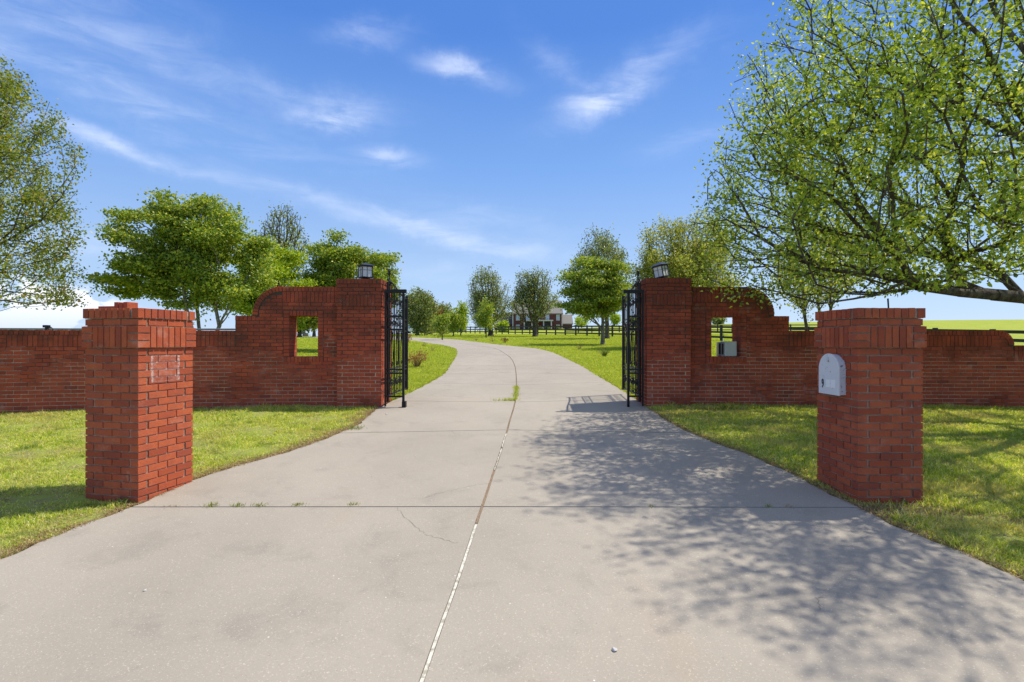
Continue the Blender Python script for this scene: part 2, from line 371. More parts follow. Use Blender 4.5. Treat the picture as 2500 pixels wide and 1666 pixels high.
ER = [(4.2,-6),(3.65,0),(3.40,2.5),(3.25,3.5),(3.09,4.2),(3.02,4.9),(2.97,5.6),(2.86,6.2),(2.68,6.8),(2.57,7.3),(2.48,8),(2.47,9.3),(2.55,11.3),
      (2.50,13),(2.45,15.3),(2.9,17.8),(3.1,20.3),(1.9,24.4),(1.28,27.8),(.26,30.2),(-1.1,33.4),(-3.2,39.3),(-6.1,46.5),(-15,57),(-32,64)]
ER[12] = (2.50, 11.3); ER[13] = (2.50, 13.2); ER[14] = (2.47, 15.3); ER[15] = (2.42, 17.6); ER[16] = (2.20, 20.4)
def smooth(P, m=8):
    P = np.array(P, float); n = len(P); out = []
    for i in range(n-1):
        p0, p1, p2, p3 = P[max(i-1, 0)], P[i], P[i+1], P[min(i+2, n-1)]
        for t in np.linspace(0, 1, m, endpoint=False):
            out.append(0.5*((2*p1)+(-p0+p2)*t+(2*p0-5*p1+4*p2-p3)*t*t+(-p0+3*p1-3*p2+p3)*t**3))
    out.append(P[-1]); return np.array(out)
SL, SC, SR = smooth(EL), smooth(EC), smooth(ER)
_iL = np.argsort(SL[:, 1]); _iR = np.argsort(SR[:, 1])
def xl(y): return np.interp(y, SL[_iL, 1], SL[_iL, 0])
def xr(y): return np.interp(y, SR[_iR, 1], SR[_iR, 0])

def build_ground():
    def grid(xs, ys):
        X, Y = np.meshgrid(xs, ys); return X, Y
    xs = np.concatenate([-np.geomspace(1200, 40, 22), np.arange(-39, -12, 1.0), np.arange(-12, 12.01, 0.25), np.arange(13, 40, 1.0), np.geomspace(40, 1200, 22)])
    ys = np.concatenate([np.arange(-60, -4, 4.0), np.arange(-4, 24, 0.25), np.arange(24, 70, 0.5), np.arange(70, 200, 2.5), np.geomspace(200, 1400, 24)])
    X, Y = grid(xs, ys); Z = G(X, Y)
    inside = (X > xl(Y)-0.02) & (X < xr(Y)+0.02) & (Y < 66)
    soft = sstep(0, 0.3, X-xl(Y))*sstep(0, 0.3, xr(Y)-X)*(Y < 66)
    Z = Z - 0.045*np.maximum(inside, soft*1.0)
    near = (1-sstep(18, 40, Y))
    Z = Z + np.where(inside, 0, 1)*near*0.012*(np.sin(X*5.1+np.cos(Y*3.3)*2)+np.sin(Y*6.3+X*2.1))
    nx, ny = len(xs), len(ys)
    idx = np.arange(nx*ny).reshape(ny, nx)
    F = np.stack([idx[:-1, :-1], idx[:-1, 1:], idx[1:, 1:], idx[1:, :-1]], -1).reshape(-1, 4)
    V = np.stack([X, Y, Z], -1).reshape(-1, 3)
    tag(np_mesh('ground', V, F, M_GROUND, smooth=True), kind='structure')
build_ground()

def build_drive():
    V = []; F = []; MI = []
    # rows where the slabs are cut, as indices into the smoothed edges
    cutsY = [-6, -1.2, 1.6, 4.52, 7.52, 10.1, 12.7, 15.7, 18.0, 21.0]
    cutsY[3:6] = [ground_at(1000, 1239).y, ground_at(1000, 1051).y, ground_at(1000, 983).y]
    iC = [float(np.interp(y, SC[:130, 1], np.arange(130))) for y in cutsY]
    iC += list(range(int(iC[-1])+7, len(SC), 7))
    if iC[-1] != len(SC)-1: iC.append(len(SC)-1)
    def P(side, i, t):       # side 0: left half, 1: right half ; t 0..1
        a, b = (SL[i], SC[i]) if side == 0 else (SC[i], SR[i])
        g_out, g_in = 0.0, 0.013
        d = b-a; L = np.linalg.norm(d); d = d/L
        if side == 0: b = b - d*g_in
        else: a = a + d*g_in
        return a + (b-a)*t
    for k in range(len(iC)-1):
        i0, i1 = iC[k], iC[k+1]
        for side in (0, 1):
            base = len(V); nr = 0
            ii = np.linspace(i0, i1, max(6, int((i1-i0)*2+1)))
            for q, fi in enumerate(ii):
                lo = int(math.floor(fi)); hi = min(lo+1, len(SC)-1); fr = fi-lo
                for j in range(9):
                    t = j/8
                    p = P(side, lo, t)*(1-fr)+P(side, hi, t)*fr
                    if q == 0 and k > 0: p = p + np.array([0, 0.008])
                    if q == len(ii)-1: p = p - np.array([0, 0.008])
                    x, y = p
                    # edges of the drive are a little ragged
                    if (side == 0 and j == 0) or (side == 1 and j == 8): x += 0.018*math.sin(y*7.3)+0.012*math.sin(y*19.0+1)
                    V.append((x, y, g1(x, y)+0.006)); 
                nr += 1
            for r in range(nr-1):
                for j in range(8):
                    a = base+r*9+j; F.append((a, a+1, a+10, a+9)); MI.append(0)
            # skirt
            loop = [base+j for j in range(9)] + [base+r*9+8 for r in range(1, nr)] + [base+(nr-1)*9+j for j in range(7, -1, -1)] + [base+r*9 for r in range(nr-2, 0, -1)]
            b2 = len(V)
            for v in loop: x, y, z = V[v]; V.append((x, y, z-0.10))
            m = len(loop)
            for q in range(m): F.append((loop[q], loop[(q+1) % m], b2+(q+1) % m, b2+q)); MI.append(0)
    # centre joint filling: pale strip close by, grit further on
    def strip(pts, w, dz, mi, jag=0.0):
        b0 = len(V); pts = np.array(pts)
        for i, p in enumerate(pts):
            d = pts[min(i+1, len(pts)-1)]-pts[max(i-1, 0)]; d = d/np.linalg.norm(d); nn = np.array([-d[1], d[0]])
            for s_ in (-1, 1):
                q = p + nn*s_*(w/2)*(1+jag*random.uniform(-1, 1))
                V.append((q[0], q[1], g1(*q)+dz))
        for i in range(len(pts)-1): F.append((b0+2*i, b0+2*i+2, b0+2*i+3, b0+2*i+1)); MI.append(mi)
    yy = lambda a, b, n: [(np.interp(y, SC[:130, 1], SC[:130, 0]), y) for y in np.linspace(a, b, n)]
    strip(yy(-6, 4.18, 60), 0.019, 0.003, 1, 0.10)
    strip(yy(5.62, 6.5, 14), 0.014, 0.0025, 1, 0.7); strip(yy(6.56, 7.3, 14), 0.014, 0.0025, 1, 0.6)
    strip(yy(4.2, 5.6, 30), 0.023, 0.001, 2, 0.2); strip(yy(5.6, 22, 200), 0.018, -0.004, 2, 0.4)
    # hairline cracks
    for px in ([(968,1240),(985,1262),(1015,1290),(1040,1308),(1080,1322),(1120,1330)], [(1193,1183),(1150,1189),(1105,1200),(1070,1208),(1020,1224)],
               [(1100,1053),(1128,1067),(1155,1071)], [(2003,1460),(1998,1475),(2002,1495)]):
        P_ = smooth([ground_at(*p)[:2] for p in px], 6)
        P_ = P_ + np.random.default_rng(3).normal(0, 0.008, P_.shape)
        strip(P_, 0.0022, 0.0075, 3, 0.7)
    o = np_mesh('driveway', np.array(V), F, [M_CONC, M_FILL, M_DIRTJ, M_CRACK], smooth=False, mat_idx=MI)
    tag(o, kind='structure')
build_drive()

# ------------------------------------------------------------------ brickwork
BL, BH, JT = 0.2032, 0.0677, 0.0095
def jit(a=0.0012): return random.uniform(-a, a)
class Bricks:
    def __init__(s, fn): s.fn = fn; s.b = MB(); s.j = 0.0014
    def brick(s, t0, t1, z0, z1, n0, n1):
        a = [jit(s.j) for _ in range(4)]
        f = s.fn
        t0 += JT/2; t1 -= JT/2; z0 += JT/2; z1 -= JT/2
        p = jit(s.j*1.4)
        s.b.hexa([f(t0, n0+p, z0+a[0]), f(t1, n0+p+a[3]*.5, z0+a[1]), f(t1, n1, z0+a[1]), f(t0, n1, z0+a[0]),
                  f(t0, n0+p, z1+a[0]), f(t1, n0+p+a[3]*.5, z1+a[1]), f(t1, n1, z1+a[1]), f(t0, n1, z1+a[0])])
def frame_fn(ox, oy, ang, oz):
    c, s_ = math.cos(ang), math.sin(ang)
    # t along the face, n into the body
    return lambda t, n, z: (ox + t*c - n*s_, oy + t*s_ + n*c, oz + z)

def pillar(name, corner, ang, base, ncourse, label, mats, proud=0.011, width=3, tall=False, cap_courses=1, group=None, swap=False, bev=0.0022):
    """square brick pillar; corner = near-left corner of its front face, t runs right along the front face at angle ang"""
    w = width*BL - JT
    ox, oy = corner
    f = frame_fn(ox, oy, ang, 0.0)
    cx, cy, _ = f(w/2, w/2, 0)
    root = thing(name, (cx, cy, base), label, 'gate pier' if tall else 'brick pillar', group)
    f = frame_fn(ox, oy, ang, base)
    def faces(bb, rows, o, kind):
        """lay bricks round the four sides; o = how far the face stands proud"""
        for side in range(4):
            # local frame for each side: origin corner and direction
            if side == 0: g = lambda t, n, z: f(t, n, z)
            if side == 1: g = lambda t, n, z: f(w-n, t, z)
            if side == 2: g = lambda t, n, z: f(w-t, w-n, z)
            if side == 3: g = lambda t, n, z: f(n, w-t, z)
            bb.fn = g
            for (z0, z1, par) in rows:
                if kind == 'stretch':
                    # running bond: corner bricks show a stretcher on one face and a header on the next
                    a = (par+side) % 2
                    L0, L1 = -o, w+o
                    if a == 0:   # this side's course starts at its left corner with a full brick and stops one header short at the right
                        t = L0; first = BL
                    else:
                        t = L0 + 0.1016; first = BL
                    end = L1 if a == 0 else L1
                    # courses with a==0 own the left corner; the right corner belongs to the next side when its parity is 0
                    own_right = ((par+side+1) % 2) != 0
                    e = L1 if own_right else L1-0.1016+0.0
                    while t < e-0.02:
                        t2 = min(t+BL, e)
                        if e - t2 < 0.03: t2 = e
                        bb.brick(t-(JT/2 if abs(t-L0) < 1e-6 else 0), t2+(JT/2 if abs(t2-L1) < 1e-6 else 0), z0, z1, -o, 0.0875)
                        t = t2
                if kind == 'rowlock':
                    n_ = max(1, round((w+2*o-0.09)/(0.0675))); p_ = (w+2*o-0.09)/n_
                    # each side owns its left corner
                    t = -o
                    bb.brick(t-JT/2, t+0.095, z0, z1, -o, 0.10) if False else None
                    tt = -o
                    for q in range(n_+0):
                        bb.brick(tt-(JT/2 if q == 0 else 0), tt+p_, z0, z1, -o, 0.075 if q else 0.055)
                        tt += p_
                if kind == 'soldier':
                    # quoins of three half bricks at the left corner, soldiers between
                    q0 = -o; qw = 0.1016
                    own = side % 2 == 0
                    a0 = q0 if own else q0+qw
                    for kk in range(3):
                        zz0 = z0 + kk*(z1-z0)/3; zz1 = z0+(kk+1)*(z1-z0)/3
                        if own:
                            bb.brick(-o-JT/2, qw, zz0, zz1, -o, qw); bb.brick(w-qw, w+o+JT/2, zz0, zz1, -o, qw)
                        else: pass
                    s0, s1 = qw+0.002, w-qw-0.002
                    if own is False: s0, s1 = qw+0.002, w-qw-0.002
                    n_ = round((s1-s0)/0.0685); p_ = (s1-s0)/n_
                    for q in range(n_): bb.brick(s0+q*p_, s0+(q+1)*p_, z0, z1, -o, 0.08)
    zb = -0.12
    shaft = Bricks(f); rows = []
    z_field = ncourse*BH
    k = -2
    while k < ncourse:
        rows.append((k*BH, (k+1)*BH, k % 2)); k += 1
    faces(shaft, rows, 0.0, 'stretch')
    z = z_field
    band = Bricks(f); faces(band, [(z, z+0.2032, 0)], proud*1.8, 'soldier'); z += 0.2032
    cap = Bricks(f); rows = [(z+i*BH, z+(i+1)*BH, i % 2) for i in range(cap_courses)]
    faces(cap, rows, 0.0 if not tall else 0.004, 'stretch'); z += cap_courses*BH
    faces(cap, [(z, z+0.098, 0)], proud*1.25, 'rowlock'); z += 0.098
    top = z
    # mortar: core, top bed
    r_ = 0.0055 if tall else 0.0105
    mo = MB()
    mo.hexa([f(r_, r_, zb), f(w-r_, r_, zb), f(w-r_, w-r_, zb), f(r_, w-r_, zb), f(r_, r_, z_field+.1), f(w-r_, r_, z_field+.1), f(w-r_, w-r_, z_field+.1), f(r_, w-r_, z_field+.1)])
    q = r_-proud*1.8
    z0, z1 = z_field+0.004, z_field+0.2032-0.003
    mo.hexa([f(q, q, z0), f(w-q, q, z0), f(w-q, w-q, z0), f(q, w-q, z0), f(q, q, z1), f(w-q, q, z1), f(w-q, w-q, z1), f(q, w-q, z1)])
    z0, z1 = z_field+0.19, top-0.10
    mo.hexa([f(r_, r_, z0), f(w-r_, r_, z0), f(w-r_, w-r_, z0), f(r_, w-r_, z0), f(r_, r_, z1), f(w-r_, r_, z1), f(w-r_, w-r_, z1), f(r_, w-r_, z1)])
    q = r_-proud*1.25
    z0, z1 = top-0.097, top-0.014
    mo.hexa([f(q, q, z0), f(w-q, q, z0), f(w-q, w-q, z0), f(q, w-q, z0), f(q, q, z1), f(w-q, q, z1), f(w-q, w-q, z1), f(q, w-q, z1)])
    shaft.b.build('shaft', mats[0], root, bevel=bev); band.b.build('soldier_band', mats[0], root, bevel=bev)
    cap.b.build('cap', mats[0], root, bevel=bev); mo.build('mortar', mats[1], root)
    return root, f, top, w

# the white outline left by a sign on the left pillar: object coordinates of the pillar (its empty is not turned)
A_L = math.radians(-12.4)
wP = 3*BL-JT
# front-left corner of the shaded (front) face; front corner towards the camera is its right end
cl = (-3.38 - wP*math.cos(A_L), 4.63 - wP*math.sin(A_L))
_fL = frame_fn(cl[0], cl[1], A_L, 0)
_cL = _fL(wP/2, wP/2, 0)
def sign_mask(n, oc):
    # along the lit face: d = projection on (sin a, cos a)
    sp = n.t.new('ShaderNodeSeparateXYZ'); n.link(oc, sp.inputs[0])
    c, s_ = math.cos(-A_L), math.sin(-A_L)
    d = n.math('ADD', n.math('MULTIPLY', sp.outputs[0], s_), n.math('MULTIPLY', sp.outputs[1], c))   # from the pillar's axis
    e = n.math('ADD', n.math('MULTIPLY', sp.outputs[0], c), n.math('MULTIPLY', sp.outputs[1], -s_))
    face = n.mr(e, wP/2-0.03, wP/2-0.02)
    nz = n.math('MULTIPLY', n.math('SUBTRACT', n.noise(oc, 45, 4, 0.7), 0.5), 0.03)
    dd = n.math('ADD', n.math('ABSOLUTE', n.math('SUBTRACT', d, -0.015)), nz)
    zz = n.math('ADD', n.math('ABSOLUTE', n.math('SUBTRACT', sp.outputs[2], 1.225)), nz)
    inx = n.mr(dd, 0.150, 0.160, 1, 0); inz = n.mr(zz, 0.118, 0.128, 1, 0)
    inside = n.math('MULTIPLY', inx, inz)
    rim = n.math('MULTIPLY', inside, n.math('MAXIMUM', n.mr(dd, 0.128, 0.140), n.mr(zz, 0.110, 0.120, 0, 0.35)))
    return n.math('MULTIPLY', face, n.math('MAXIMUM', rim, n.math('MULTIPLY', inside, 0.0))), n.math('MULTIPLY', face, inside)
def _brickL(n, b):
    _brick(n, b, 0.12)
    lk = b.inputs['Base Color'].links[0]; src = lk.from_socket
    rim, ins = sign_mask(n, coord(n))
    c = n.mix(n.math('MULTIPLY', rim, n.mr(n.noise(coord(n), 60, 5, .7), .38, .62, .1, .75)), src, (0.66, 0.60, 0.56))
    c = n.mix(n.math('MULTIPLY', ins, n.mr(n.noise(coord(n), 30, 4), 0.4, 0.7, 0.02, 0.22)), c, (0.62, 0.45, 0.40))
    n.link(c, b.inputs['Base Color'])
def _rect(n, oc):
    rim, ins = sign_mask(n, oc); return n.math('MAXIMUM', rim, n.math('MULTIPLY', ins, 0.85))
M_BRICKL = material('brick_with_sign_mark', _brickL, rough=0.9)
M_MORTARL = material('mortar_with_sign_mark', lambda n, b: _mortar(n, b, 0.0, _rect, light=(0.46, 0.40, 0.32)), rough=0.95)
pL, fL, topL, wL = pillar('brick_pillar', cl, A_L, -1.475, 21, 'red brick pillar with white sign outline and loose bricks on top, beside the concrete drive', (M_BRICKL, M_MORTARL))
A_R = math.radians(1.2)
pR, fR, topR, wR = pillar('brick_pillar', (3.135, 4.64), A_R, -1.475, 21, 'red brick pillar with a grey mailbox set into its driveway side', (M_BRICK, M_MORTAR))
# gate piers
wG = 4*BL-JT
gL, fGL, topGL, _ = pillar('gate_pier', (-2.40-wG, 9.36), 0.0, -1.235, 28, 'tall brick gate pier with an upright lantern, at the wall with the empty window', (M_BRICKW, M_MORTARW), 0.008, 4, True, 3, bev=0)
gR, fGR, topGR, _ = pillar('gate_pier', (2.478, 9.40), 0.0, -1.215, 28, 'tall brick gate pier carrying the lantern that leans, at the wall with the steel box', (M_BRICKW, M_MORTARW), 0.008, 4, True, 3, bev=0)

# garden walls
TW = 0.40
def wall(side, root_label):
    sg = -1 if side == 'L' else 1
    if side == 'L':
        X0 = 2.40+wG+0.002
        def D(t): return 9.46 - .03*t - .021*t*t
        base = -1.235; arch0, arch1, step1 = 4.22-X0, 4.75-X0, 5.05-X0
        w0, w1 = 3.585-X0, 4.095-X0; wz0, wz1 = -.262, .482; low_end = 8.70-X0
        zf = -0.079
    else:
        X0 = 2.478+wG+0.002
        def D(t): return 9.50 - .02*t - .0035*t*t
        base = -1.215; arch0, arch1, step1 = 4.33-X0, 4.85-X0, 5.12-X0
        w0, w1 = 3.70-X0, 4.235-X0; wz0, wz1 = -.265, .470; low_end = 8.82-X0
        zf = -0.079
    L = 8.6
    tt = np.linspace(-0.3, L+1, 300)
    def fn(t, n, z):
        d = 1e-3; y = D(t); sl = (D(t+d)-D(t-d))/(2*d)
        nrm = math.hypot(1, sl)
        return (sg*(X0+t) - sg*n*sl/nrm, y + n/nrm, z)
    root = thing('garden_wall', (sg*(X0+L/2), D(L/2), base), root_label, 'brick wall')
    RL, SO = 0.093, 0.203
    z_low, z_high, z_step = zf+RL+SO, zf+12*BH+RL+SO, zf+7*BH+RL
    R = arch1-arch0
    z_ac = z_high - R                         # arch centre height
    r2 = 0.27; zend = z_low-r2
    def top_at(t):
        if t < arch0: return z_high
        if t < arch1: return z_ac + math.sqrt(max(R*R-(t-arch0)**2, 0))
        if t < step1: return z_step
        if t < low_end: return z_low
        if t < low_end+r2: return z_low-r2+math.sqrt(max(r2*r2-(t-low_end)**2, 0))
        return zend
    br = Bricks(fn); cop = Bricks(fn); sol = Bricks(fn); sur = Bricks(fn)
    ring = 0.105
    def cap_limit(t):     # where the plain courses stop
        if t < arch0: return z_high-RL-SO
        if t < arch1:
            q = R-0.098-0.004
            return z_ac + math.sqrt(q*q-(t-arch0)**2) if abs(t-arch0) < q else z_ac
        if t < step1: return z_step-RL
        if t < low_end: return z_low-RL-SO
        if t < low_end+r2:
            q = r2-0.098; return z_low-r2+math.sqrt(max(q*q-(t-low_end)**2, 0)) if t-low_end < q else zend
        return zend-RL-SO
    k0 = -int((zf-base)/BH)-2
    segs = [(0.095, TW/2+0.0)]
    for k in range(k0, 14):
        z0, z1 = zf+k*BH, zf+(k+1)*BH
        t = -BL*0.5 if k % 2 else 0.0
        while t < L:
            a, b = max(t, 0.0), t+BL
            # cut the brick at the features
            cuts = [a, b]
            inwin = wz0-ring+0.02 < (z0+z1)/2 < wz1+ring-0.02
            for q, on in ((w0-ring, inwin), (w1+ring, inwin), (arch0, z1 > z_ac-.01), (arch1, z1 > z_step-RL), (step1, z1 > z_low-RL-SO+.01), (low_end, z1 > z_low-r2), (low_end+r2, z1 > zend-RL-SO+.01)):
                if on and a+0.012 < q < b-0.012: cuts.append(q)
            cuts.sort()
            for a1, b1 in zip(cuts[:-1], cuts[1:]):
                m = (a1+b1)/2
                if wz0-ring+0.02 < (z0+z1)/2 < wz1+ring-0.02 and w0-ring-0.001 < m < w1+ring+0.001: continue
                lim = min(cap_limit(a1+.004), cap_limit(b1-.004)) if arch0-.01 < m < arch1 or m > low_end-.01 else cap_limit(m)
                if z1 < z_low-r2-0.31: lim = 99
                # arch field: shorten bricks under the curve
                if arch0 <= m < arch1 and z1 > lim+0.005:
                    q = R-0.104
                    dz = z1-z_ac
                    if dz <= 0.01: bmax = arch1
                    elif dz < q: bmax = arch0+math.sqrt(q*q-dz*dz)
                    else: continue
                    b1 = min(b1, bmax)
                    if b1-a1 < 0.03: continue
                    lim = 99
                if z1 > lim+0.005: continue
                if b1-a1 < 0.02: continue
                br.brick(a1, b1, z0, z1, 0, TW/2-0.004); br.brick(a1, b1, z0, z1, TW/2+0.004, TW)
            t += BL
    def course(bb, a, b, z0, z1, pitch, n0=0.0, n1=TW, two=False):
        nn = max(1, round((b-a)/pitch)); p_ = (b-a)/nn
        for i in range(nn):
            if two: bb.brick(a+i*p_, a+(i+1)*p_, z0, z1, n0, TW/2-.004); bb.brick(a+i*p_, a+(i+1)*p_, z0, z1, TW/2+.004, n1)
            else: bb.brick(a+i*p_, a+(i+1)*p_, z0, z1, n0, n1)
    # tops
    course(cop, 0, arch0, z_high-RL, z_high, 0.0677, -0.004, TW+.004, True)
    course(sol, 0, arch0, z_high-RL-SO, z_high-RL, 0.0700, 0.0, TW, True)
    course(cop, arch1-0.06, step1, z_step-RL, z_step, 0.0677, -0.004, TW+.004, True)
    course(cop, step1, low_end, z_low-RL, z_low, 0.0720, -0.004, TW+.004, True)
    course(sol, step1, low_end-0.12, z_low-RL-SO, z_low-RL, 0.0720, 0, TW, True)
    for kk in range(3): course(sol, low_end-0.12, low_end+0.17, z_low-RL-SO+kk*SO/3, z_low-RL-SO+(kk+1)*SO/3, 0.145, 0, TW, True)
    course(cop, low_end+r2, L, zend-RL, zend, 0.0720, -0.004, TW+.004, True)
    course(sol, low_end+r2, L, zend-RL-SO, zend-RL, 0.0720, 0, TW, True)
    def arc(tc, zc, R_, a0, a1, nn):
        for i in range(nn):
            f0 = a0+(a1-a0)*i/nn+JT/2/R_; f1 = a0+(a1-a0)*(i+1)/nn-JT/2/R_
            for (n0, n1) in ((-.006, TW/2-.004), (TW/2+.004, TW+.006)):
                c8 = []
                for n_ in (n0, n1):
                    for (r_, f_) in ((R_-0.095, f0), (R_, f0), (R_, f1), (R_-0.095, f1)):
                        c8.append(fn(tc+r_*math.sin(f_), n_, zc+r_*math.cos(f_)))
                cop.b.hexa(c8)
    arc(arch0, z_ac, R, 0, math.pi/2, 12)
    arc(low_end, z_low-r2, r2, 0, math.pi/2, 6)
    # window surround, a little proud
    course(sur, w0, w1, wz1, wz1+ring, 0.0677, -.008, TW+.008, True)
    course(sur, w0-ring, w1+ring, wz0-ring, wz0, 0.0677, -.008, TW+.008, True)
    nn = round((wz1+ring-wz0)/BH); p_ = (wz1+ring-wz0)/nn
    for i in range(nn):
        for (a, b) in ((w0-ring, w0), (w1, w1+ring)):
            sur.brick(a, b, wz0+i*p_, wz0+(i+1)*p_, -.008, TW/2-.004); sur.brick(a, b, wz0+i*p_, wz0+(i+1)*p_, TW/2+.004, TW+.008)
    # mortar core as narrow columns
    mo = MB(); r_ = 0.0055
    bp = sorted(set([0.0, w0-0.006, w1+0.006, arch0, arch1-0.001, step1-0.005, low_end, low_end+r2, L] + list(np.arange(0, L, 0.2)) +
                    list(arch0+R*np.sin(np.linspace(0, 1.5, 20))) + list(low_end+r2*np.sin(np.linspace(0, 1.5, 10)))))
    for a, b in zip(bp[:-1], bp[1:]):
        if b-a < 1e-4: continue
        m = (a+b)/2; h = min(top_at(a+1e-5), top_at(b-1e-5)) - 0.010
        spans = [(base-0.25, h)]
        if w0-0.006 <= m <= w1+0.006: spans = [(base-0.25, wz0-0.006), (wz1+0.006, h)]
        for z0, z1 in spans:
            mo.hexa([fn(a, r_, z0), fn(b, r_, z0), fn(b, TW-r_, z0), fn(a, TW-r_, z0), fn(a, r_, z1), fn(b, r_, z1), fn(b, TW-r_, z1), fn(a, TW-r_, z1)])
    br.b.build('brickwork', M_BRICKW, root); cop.b.build('coping', M_BRICKW, root); sol.b.build('soldier_band', M_BRICKW, root)
    sur.b.build('window_surround', M_BRICKW, root); mo.build('mortar', M_MORTARW, root)
    return fn, (w0, w1, wz0, wz1)
wfL, _ = wall('L', 'red brick wall with an arched shoulder and an empty window opening showing a lawn and a black fence')
wfR, winR = wall('R', 'dark stained brick wall with an arched shoulder, its window opening holding a steel box')

# ------------------------------------------------------------------ things on the pillars
M_GALV = material('weathered_paint', lambda n, b: n.link(n.mix(n.mr(n.noise(coord(n), 26, 5, 0.7), 0.63, 0.68), n.mix(n.noise(coord(n), 4, 4), (0.62, 0.63, 0.65), (0.74, 0.74, 0.75)), (0.20, 0.11, 0.06)), b.inputs['Base Color']), rough=0.55)
M_GALVS = material('weathered_paint_side', lambda n, b: n.link(n.mix(n.mr(n.noise(coord(n), 34, 5, 0.75), 0.57, 0.62), (0.56, 0.58, 0.62), (0.10, 0.05, 0.03)), b.inputs['Base Color']), rough=0.6)
M_STICK = material('white_label', lambda n, b: n.link(n.mix(n.noise(coord(n), 40, 3), (0.90, 0.90, 0.88), (0.80, 0.80, 0.78)), b.inputs['Base Color']), rough=0.6)
M_BLACK = material('black_number', color=(0.01, 0.012, 0.02), rough=0.5)
def mailbox():
    d0, d1 = 4.80, 5.105; zb, ztop = -.500, -.112
    r = (d1-d0)/2; dc = (d0+d1)/2; zs = ztop-r
    Xf = 3.066
    root = thing('mailbox', (3.13, dc, zb), 'grey arched mailbox with a black 9, set in the pillar face', 'mailbox')
    def outline(r_, zb_):
        p = [(dc-r_, zb_), (dc+r_, zb_)]
        return p + [(dc+r_*math.cos(a), zs+r_*math.sin(a)) for a in np.linspace(0, math.pi, 25)]
    b = MB(); b.prism(outline(r-0.004, zb+.004), Xf+0.006, 3.30, lambda u, v, d: (d, u, v)); b.build('body', M_GALVS, root, bevel=0.001)
    b = MB(); b.prism(outline(r+0.003, zb-.003), Xf-0.007, Xf+0.012, lambda u, v, d: (d, u, v)); b.build('door', M_GALV, root, bevel=0.003)
    # hinge line and pull tab on the door
    b = MB(); b.box(Xf-.016, Xf-.006, dc-.012, dc+.012, ztop-.075, ztop-.03); b.tube([(Xf-.004, dc-.001, ztop-.004), (Xf-.004, dc-.001, ztop-.055)], 0.003, 6)
    b.build('latch', M_GALVS, root)
    # sticker patches
    b = MB(); b.box(Xf-.0085, Xf-.0065, 4.845, 4.915, -.435, -.357); b.box(Xf-.0082, Xf-.0065, 4.925, 4.985, -.435, -.361); b.build('label', M_STICK, root)
    cu = bpy.data.curves.new('number', 'FONT'); cu.body = '9'; cu.size = 0.115; cu.extrude = 0.0012; cu.offset = 0.0028
    tmp = bpy.data.objects.new('tmp_number', cu); COL.objects.link(tmp)
    dg = bpy.context.evaluated_depsgraph_get(); dg.update(); me = bpy.data.meshes.new_from_object(tmp.evaluated_get(dg))
    bpy.data.objects.remove(tmp)
    o = bpy.data.objects.new('number', me); COL.objects.link(o); me.materials.clear(); me.materials.append(M_BLACK); o.parent = root
    # text x runs towards -Y, up is Z, faces -X
    o.matrix_local = Matrix(((0, 0, -1, Xf-.009-3.13), (-0.62, 0, 0, 5.056-dc), (0, 1, 0, -.441-zb), (0, 0, 0, 1)))
mailbox()
def loose_brick(c, s, rz, label):
    root = MB(); root.box(-s[0]/2, s[0]/2, -s[1]/2, s[1]/2, 0, s[2])
    o = root.build('loose_brick', M_BRICK, None, bevel=0.003, local=True); o.location = c; o.rotation_euler = (0, 0, rz)
    tag(o, label, 'brick', 'loose bricks on the left pillar')
zt = -1.475+topL
c0 = Vector(fL(wL*0.66, wL*0.40, 0)); 
loose_brick((-3.88, 4.95, zt), (.19, .09, .030), A_L, 'thin loose brick lying flat at the left of the pile on the pillar')
for i in range(3):
    q = Vector((-3.655+0.064*i*0.98, 4.905-0.064*i*.2, zt))
    loose_brick((-3.690+0.051*i, 4.84-0.011*i, zt), (.046, .11, .060 if i != 1 else .056), A_L,
                ['loose brick on edge, nearest the flat one, in the pile on the pillar', 'middle loose brick of the three on edge on the pillar', 'rightmost loose brick on edge on top of the pillar'][i])
b = MB(); b.tube([(3.62, 4.92, -1.475+topR-0.02), (3.612, 4.92, -1.475+topR+0.105)], [0.0065, 0.0075], 8)
tag(b.build('metal_rod', M_IRON), 'short dark metal rod sticking up from the top of the pillar', 'rod')

# steel box in the right wall window
M_STEEL = material('brushed_steel', lambda n, b: n.link(n.mix(n.noise(n.scale(coord(n), (1, 1, 8)), 14, 4), (0.30, 0.31, 0.32), (0.42, 0.43, 0.44)), b.inputs['Base Color']), rough=0.42, metal=0.55)
M_DARK = material('dark_recess', color=(0.012, 0.014, 0.012), rough=0.4)
cb = thing('call_box', (4.07, 9.60, -.263), 'grey steel intercom box standing in the wall window opening', 'intercom box')
b = MB(); b.box(3.95, 4.18, 9.52, 9.72, -.263, -.268+.285); b.build('housing', M_STEEL, cb, bevel=0.006)
b = MB(); b.prism([(3.88, 9.62), (3.947, 9.53), (3.947, 9.72), (3.88, 9.72)], -.262, .003, lambda u, v, d: (u, v, d)); b.build('side_housing', M_STEEL, cb, bevel=0.003)
b = MB()
for (a0, a1) in ((.08, .42), (.58, .92)):
    p0 = Vector((3.88, 9.62, 0)); p1 = Vector((3.947, 9.53, 0)); nn = Vector((-.09, -.067, 0)).normalized()*0.003
    q0 = p0.lerp(p1, a0)+nn; q1 = p0.lerp(p1, a1)+nn
    b.hexa([(q0.x, q0.y, -.225), (q1.x, q1.y, -.225), (q1.x-nn.x*2, q1.y-nn.y*2, -.225), (q0.x-nn.x*2, q0.y-nn.y*2, -.225),
            (q0.x, q0.y, -.025), (q1.x, q1.y, -.025), (q1.x-nn.x*2, q1.y-nn.y*2, -.025), (q0.x-nn.x*2, q0.y-nn.y*2, -.025)])
